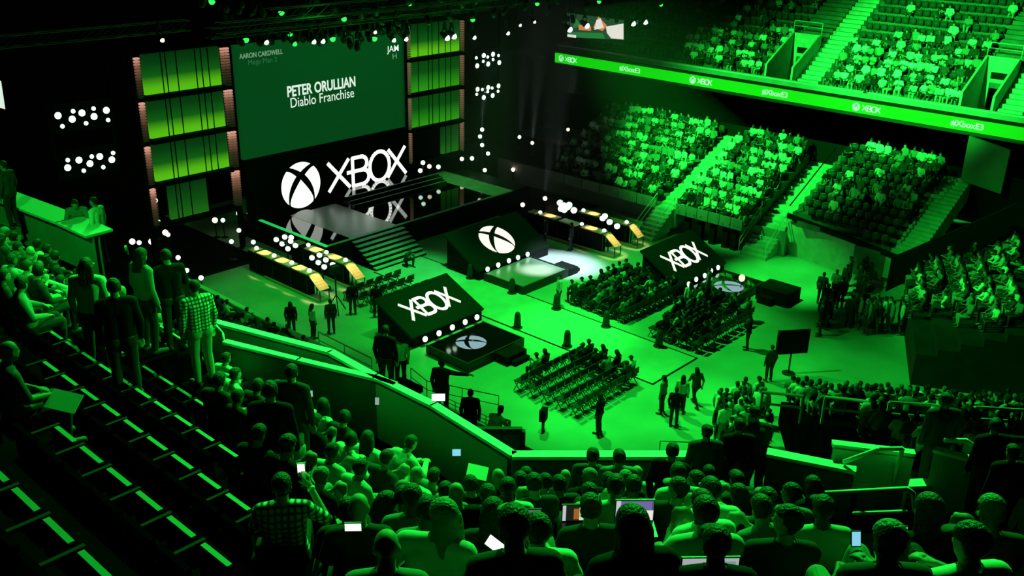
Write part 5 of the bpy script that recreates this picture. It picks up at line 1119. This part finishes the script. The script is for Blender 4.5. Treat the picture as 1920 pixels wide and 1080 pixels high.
def laptop(px, py, label, polys, w_=0.34, h_=0.22, lift=1.15):
    k, part, t_, hh = snap(px, py, lift); p = row_point(k, part, t_); p = at(px, py, n=(0.709, 0.705, 0), c=p.x*0.709+p.y*0.705+0.3)
    t = empty('laptop', p, -PI/4, label, 'laptop')
    MB().box((-w_/2, 0.0, -h_/2), (w_/2, 0.012, h_/2)).build('lid', 'phone', t)
    mb = MB().box((-w_/2, -0.24, -h_/2-0.015), (w_/2, 0.0, -h_/2)); mb.build('keyboard', 'phone', t)
    mb = MB(); mts = []
    for i, (a, b, c, d, mt) in enumerate(polys):
        mb.box((-w_/2+0.008+a*(w_-0.016), -0.002-0.0006*i, -h_/2+0.01+b*(h_-0.02)), (-w_/2+0.008+c*(w_-0.016), 0.0, -h_/2+0.01+d*(h_-0.02)), i); mts.append(mt)
    mb.build('display', mts, t)
E1 = lambda n_, c, s=1.0: M.setdefault(n_, mat(n_, (0, 0, 0), 0.4, emit=c, power=s)) and n_
laptop(1190, 957, 'laptop with colourful picture on its screen in the corner stand', [(0,0,1,1,E1('pic_violet',(0.10,0.08,0.20))), (0.12,0.4,0.95,0.95,E1('pic_indigo',(0.16,0.14,0.32))), (0.3,0.2,0.75,0.6,E1('pic_haze',(0.45,0.35,0.45))), (0.42,0.35,0.62,0.85,E1('pic_orange',(0.7,0.2,0.08))), (0.0,0.0,0.12,1.0,E1('pic_sidebar',(0.55,0.55,0.6))), (0.0,0.0,0.5,0.16,E1('pic_gold',(0.6,0.45,0.15))), (0.8,0.0,1.0,0.5,E1('pic_paper',(0.85,0.8,0.75)))], 0.36, 0.23)
laptop(1081, 962, 'laptop with dark picture beside the colourful laptop', [(0,0,1,1,E1('pic_black',(0.01,0.015,0.01))), (0,0,0.12,1,'pic_sidebar'), (0.4,0.1,0.62,0.8,E1('pic_rust',(0.35,0.12,0.02))), (0.6,0.05,1,1,E1('pic_mint',(0.5,0.75,0.5)))], 0.24, 0.165)
laptop(985, 972, 'laptop with dim grey screen left of the other two laptops', [(0,0,1,1,E1('pic_slate',(0.10,0.14,0.13)))], 0.26, 0.18)
laptop(1330, 1075, 'laptop with pale grey screen at the bottom picture edge', [(0,0,1,1,E1('pic_grey',(0.38,0.40,0.42))), (0.6,0.1,0.95,0.9,E1('pic_inset',(0.20,0.30,0.28)))], 0.36, 0.24)
for i, (px, py, lb) in enumerate([(895,885,'pale paper folder held up in the middle of the corner stand'), (1500,1070,'white papers on a lap at the bottom right'), (120,752,'white paper sheet on the lap of the far left person')]):
    k, part, t_, hh = snap(px, py, 0.85); p = row_point(k, part, t_); p = at(px, py, n=(0.709, 0.705, 0) if part else (1, 0, 0), c=(p.x*0.709+p.y*0.705 if part else p.x)+0.35)
    mb = MB().box((-0.15, -0.11, -0.003), (0.15, 0.11, 0.003)); o = tag(mb.build('paper_sheet', 'paper'), lb, 'paper'); o.location = p; o.rotation_euler = (0.5, 0.2, -0.9)
# the photographer at the bottom with a raised phone
k, part, t_, hh = snap(525, 945, 1.22)
p = row_point(k, part, t_)

# the photographer at the bottom holding up a phone
HERO = pose(**SIT, hyaw=0.0, hpitch=0.0, sh=[(-0.185, -0.05, 1.02), (0.195, -0.04, 1.02)], el=[(-0.27, 0.06, 0.78), (0.36, 0.10, 0.80)], wr=[(-0.10, 0.28, 0.80), (0.21, 0.31, 1.02)], **LEGS_SIT, hand_dir=[(0.4, 0.5, 0.3), (-0.35, 0.25, 0.8)])
PEOPLE['hero'] = build_person('hero', HERO, 'short', 0.009, 9000)
k, part, t_, hh = snap(530, 942, 1.22)
p = row_point(k, part, t_)
hr = -PI/4+0.08
h = person('hero', p, hr, 'photographer in plaid shirt raising a phone at the bottom of the stand', None, 'plaid', 'short', 'hair_dark', 0, 'trouser_dark')
mb = MB(); d_ = (HERO['wr'][1]-HERO['el'][1]).normalized(); w_ = HERO['wr'][1]-d_*0.03; mb.tube(w_-d_*0.014, w_+d_*0.014, 0.037, 0.036, 14); mb.build('wristband', 'shirt_white', h, True)
t = empty('phone', p+Matrix.Rotation(hr, 3, 'Z') @ V((0.135, 0.40, 1.135)), hr, 'brightly lit phone raised by the photographer in plaid', 'phone')
MB().box((-0.037, 0.0, -0.072), (0.037, 0.009, 0.072)).build('case', 'phone', t)
MB().box((-0.033, -0.002, -0.03), (0.033, 0.0, 0.062)).build('display', 'phone_lit', t)
mb = MB().box((-0.033, -0.002, -0.068), (0.033, 0.0, -0.03), 0)
for x in (-0.018, 0.012): mb.ball((x, -0.003, -0.05), (0.008, 0.002, 0.008), 10, 6, 1)
mb.build('button_row', [E1('pic_navy', (0.01, 0.02, 0.06)), 'phone_lit'], t)
used_seat(p, -PI/4, 'dark seat under the photographer in plaid with raised phone')
# thin stage haze right of the stage, with upward beams from some of the floor spotlights
hz = MB().box((43.0, 36.0, 0.3), (70.0, 55.5, 13.5)); o = hz.build('stage_haze', 'black'); hm = bpy.data.materials.new('thin_haze'); hm.use_nodes = True
nt = hm.node_tree; nt.nodes.remove(nt.nodes['Principled BSDF']); vs_ = nt.nodes.new('ShaderNodeVolumeScatter'); vs_.inputs['Density'].default_value = 0.012; nt.links.new(vs_.outputs[0], nt.nodes['Material Output'].inputs['Volume'])
o.data.materials.clear(); o.data.materials.append(hm); tag(o, 'thin haze hanging over the dark floor right of the stage', 'haze', None, 'stuff')
for px, py, pw in ((1065,243,2600), (998,268,2600), (1022,372,1500), (974,257,1800), (1043,326,1500), (904,243,3000)):
    p = at(px, py, z=1.0) if px > 950 else at(px, py, y=46.3)
    spot('haze_beam', p+Vector((0, 0, 0.2)), p+Vector((0.2, -0.4, 9)), pw, 15, 0.9, (0.8, 1.0, 1.0), 0.1)
SC.cycles.volume_bounces = 0
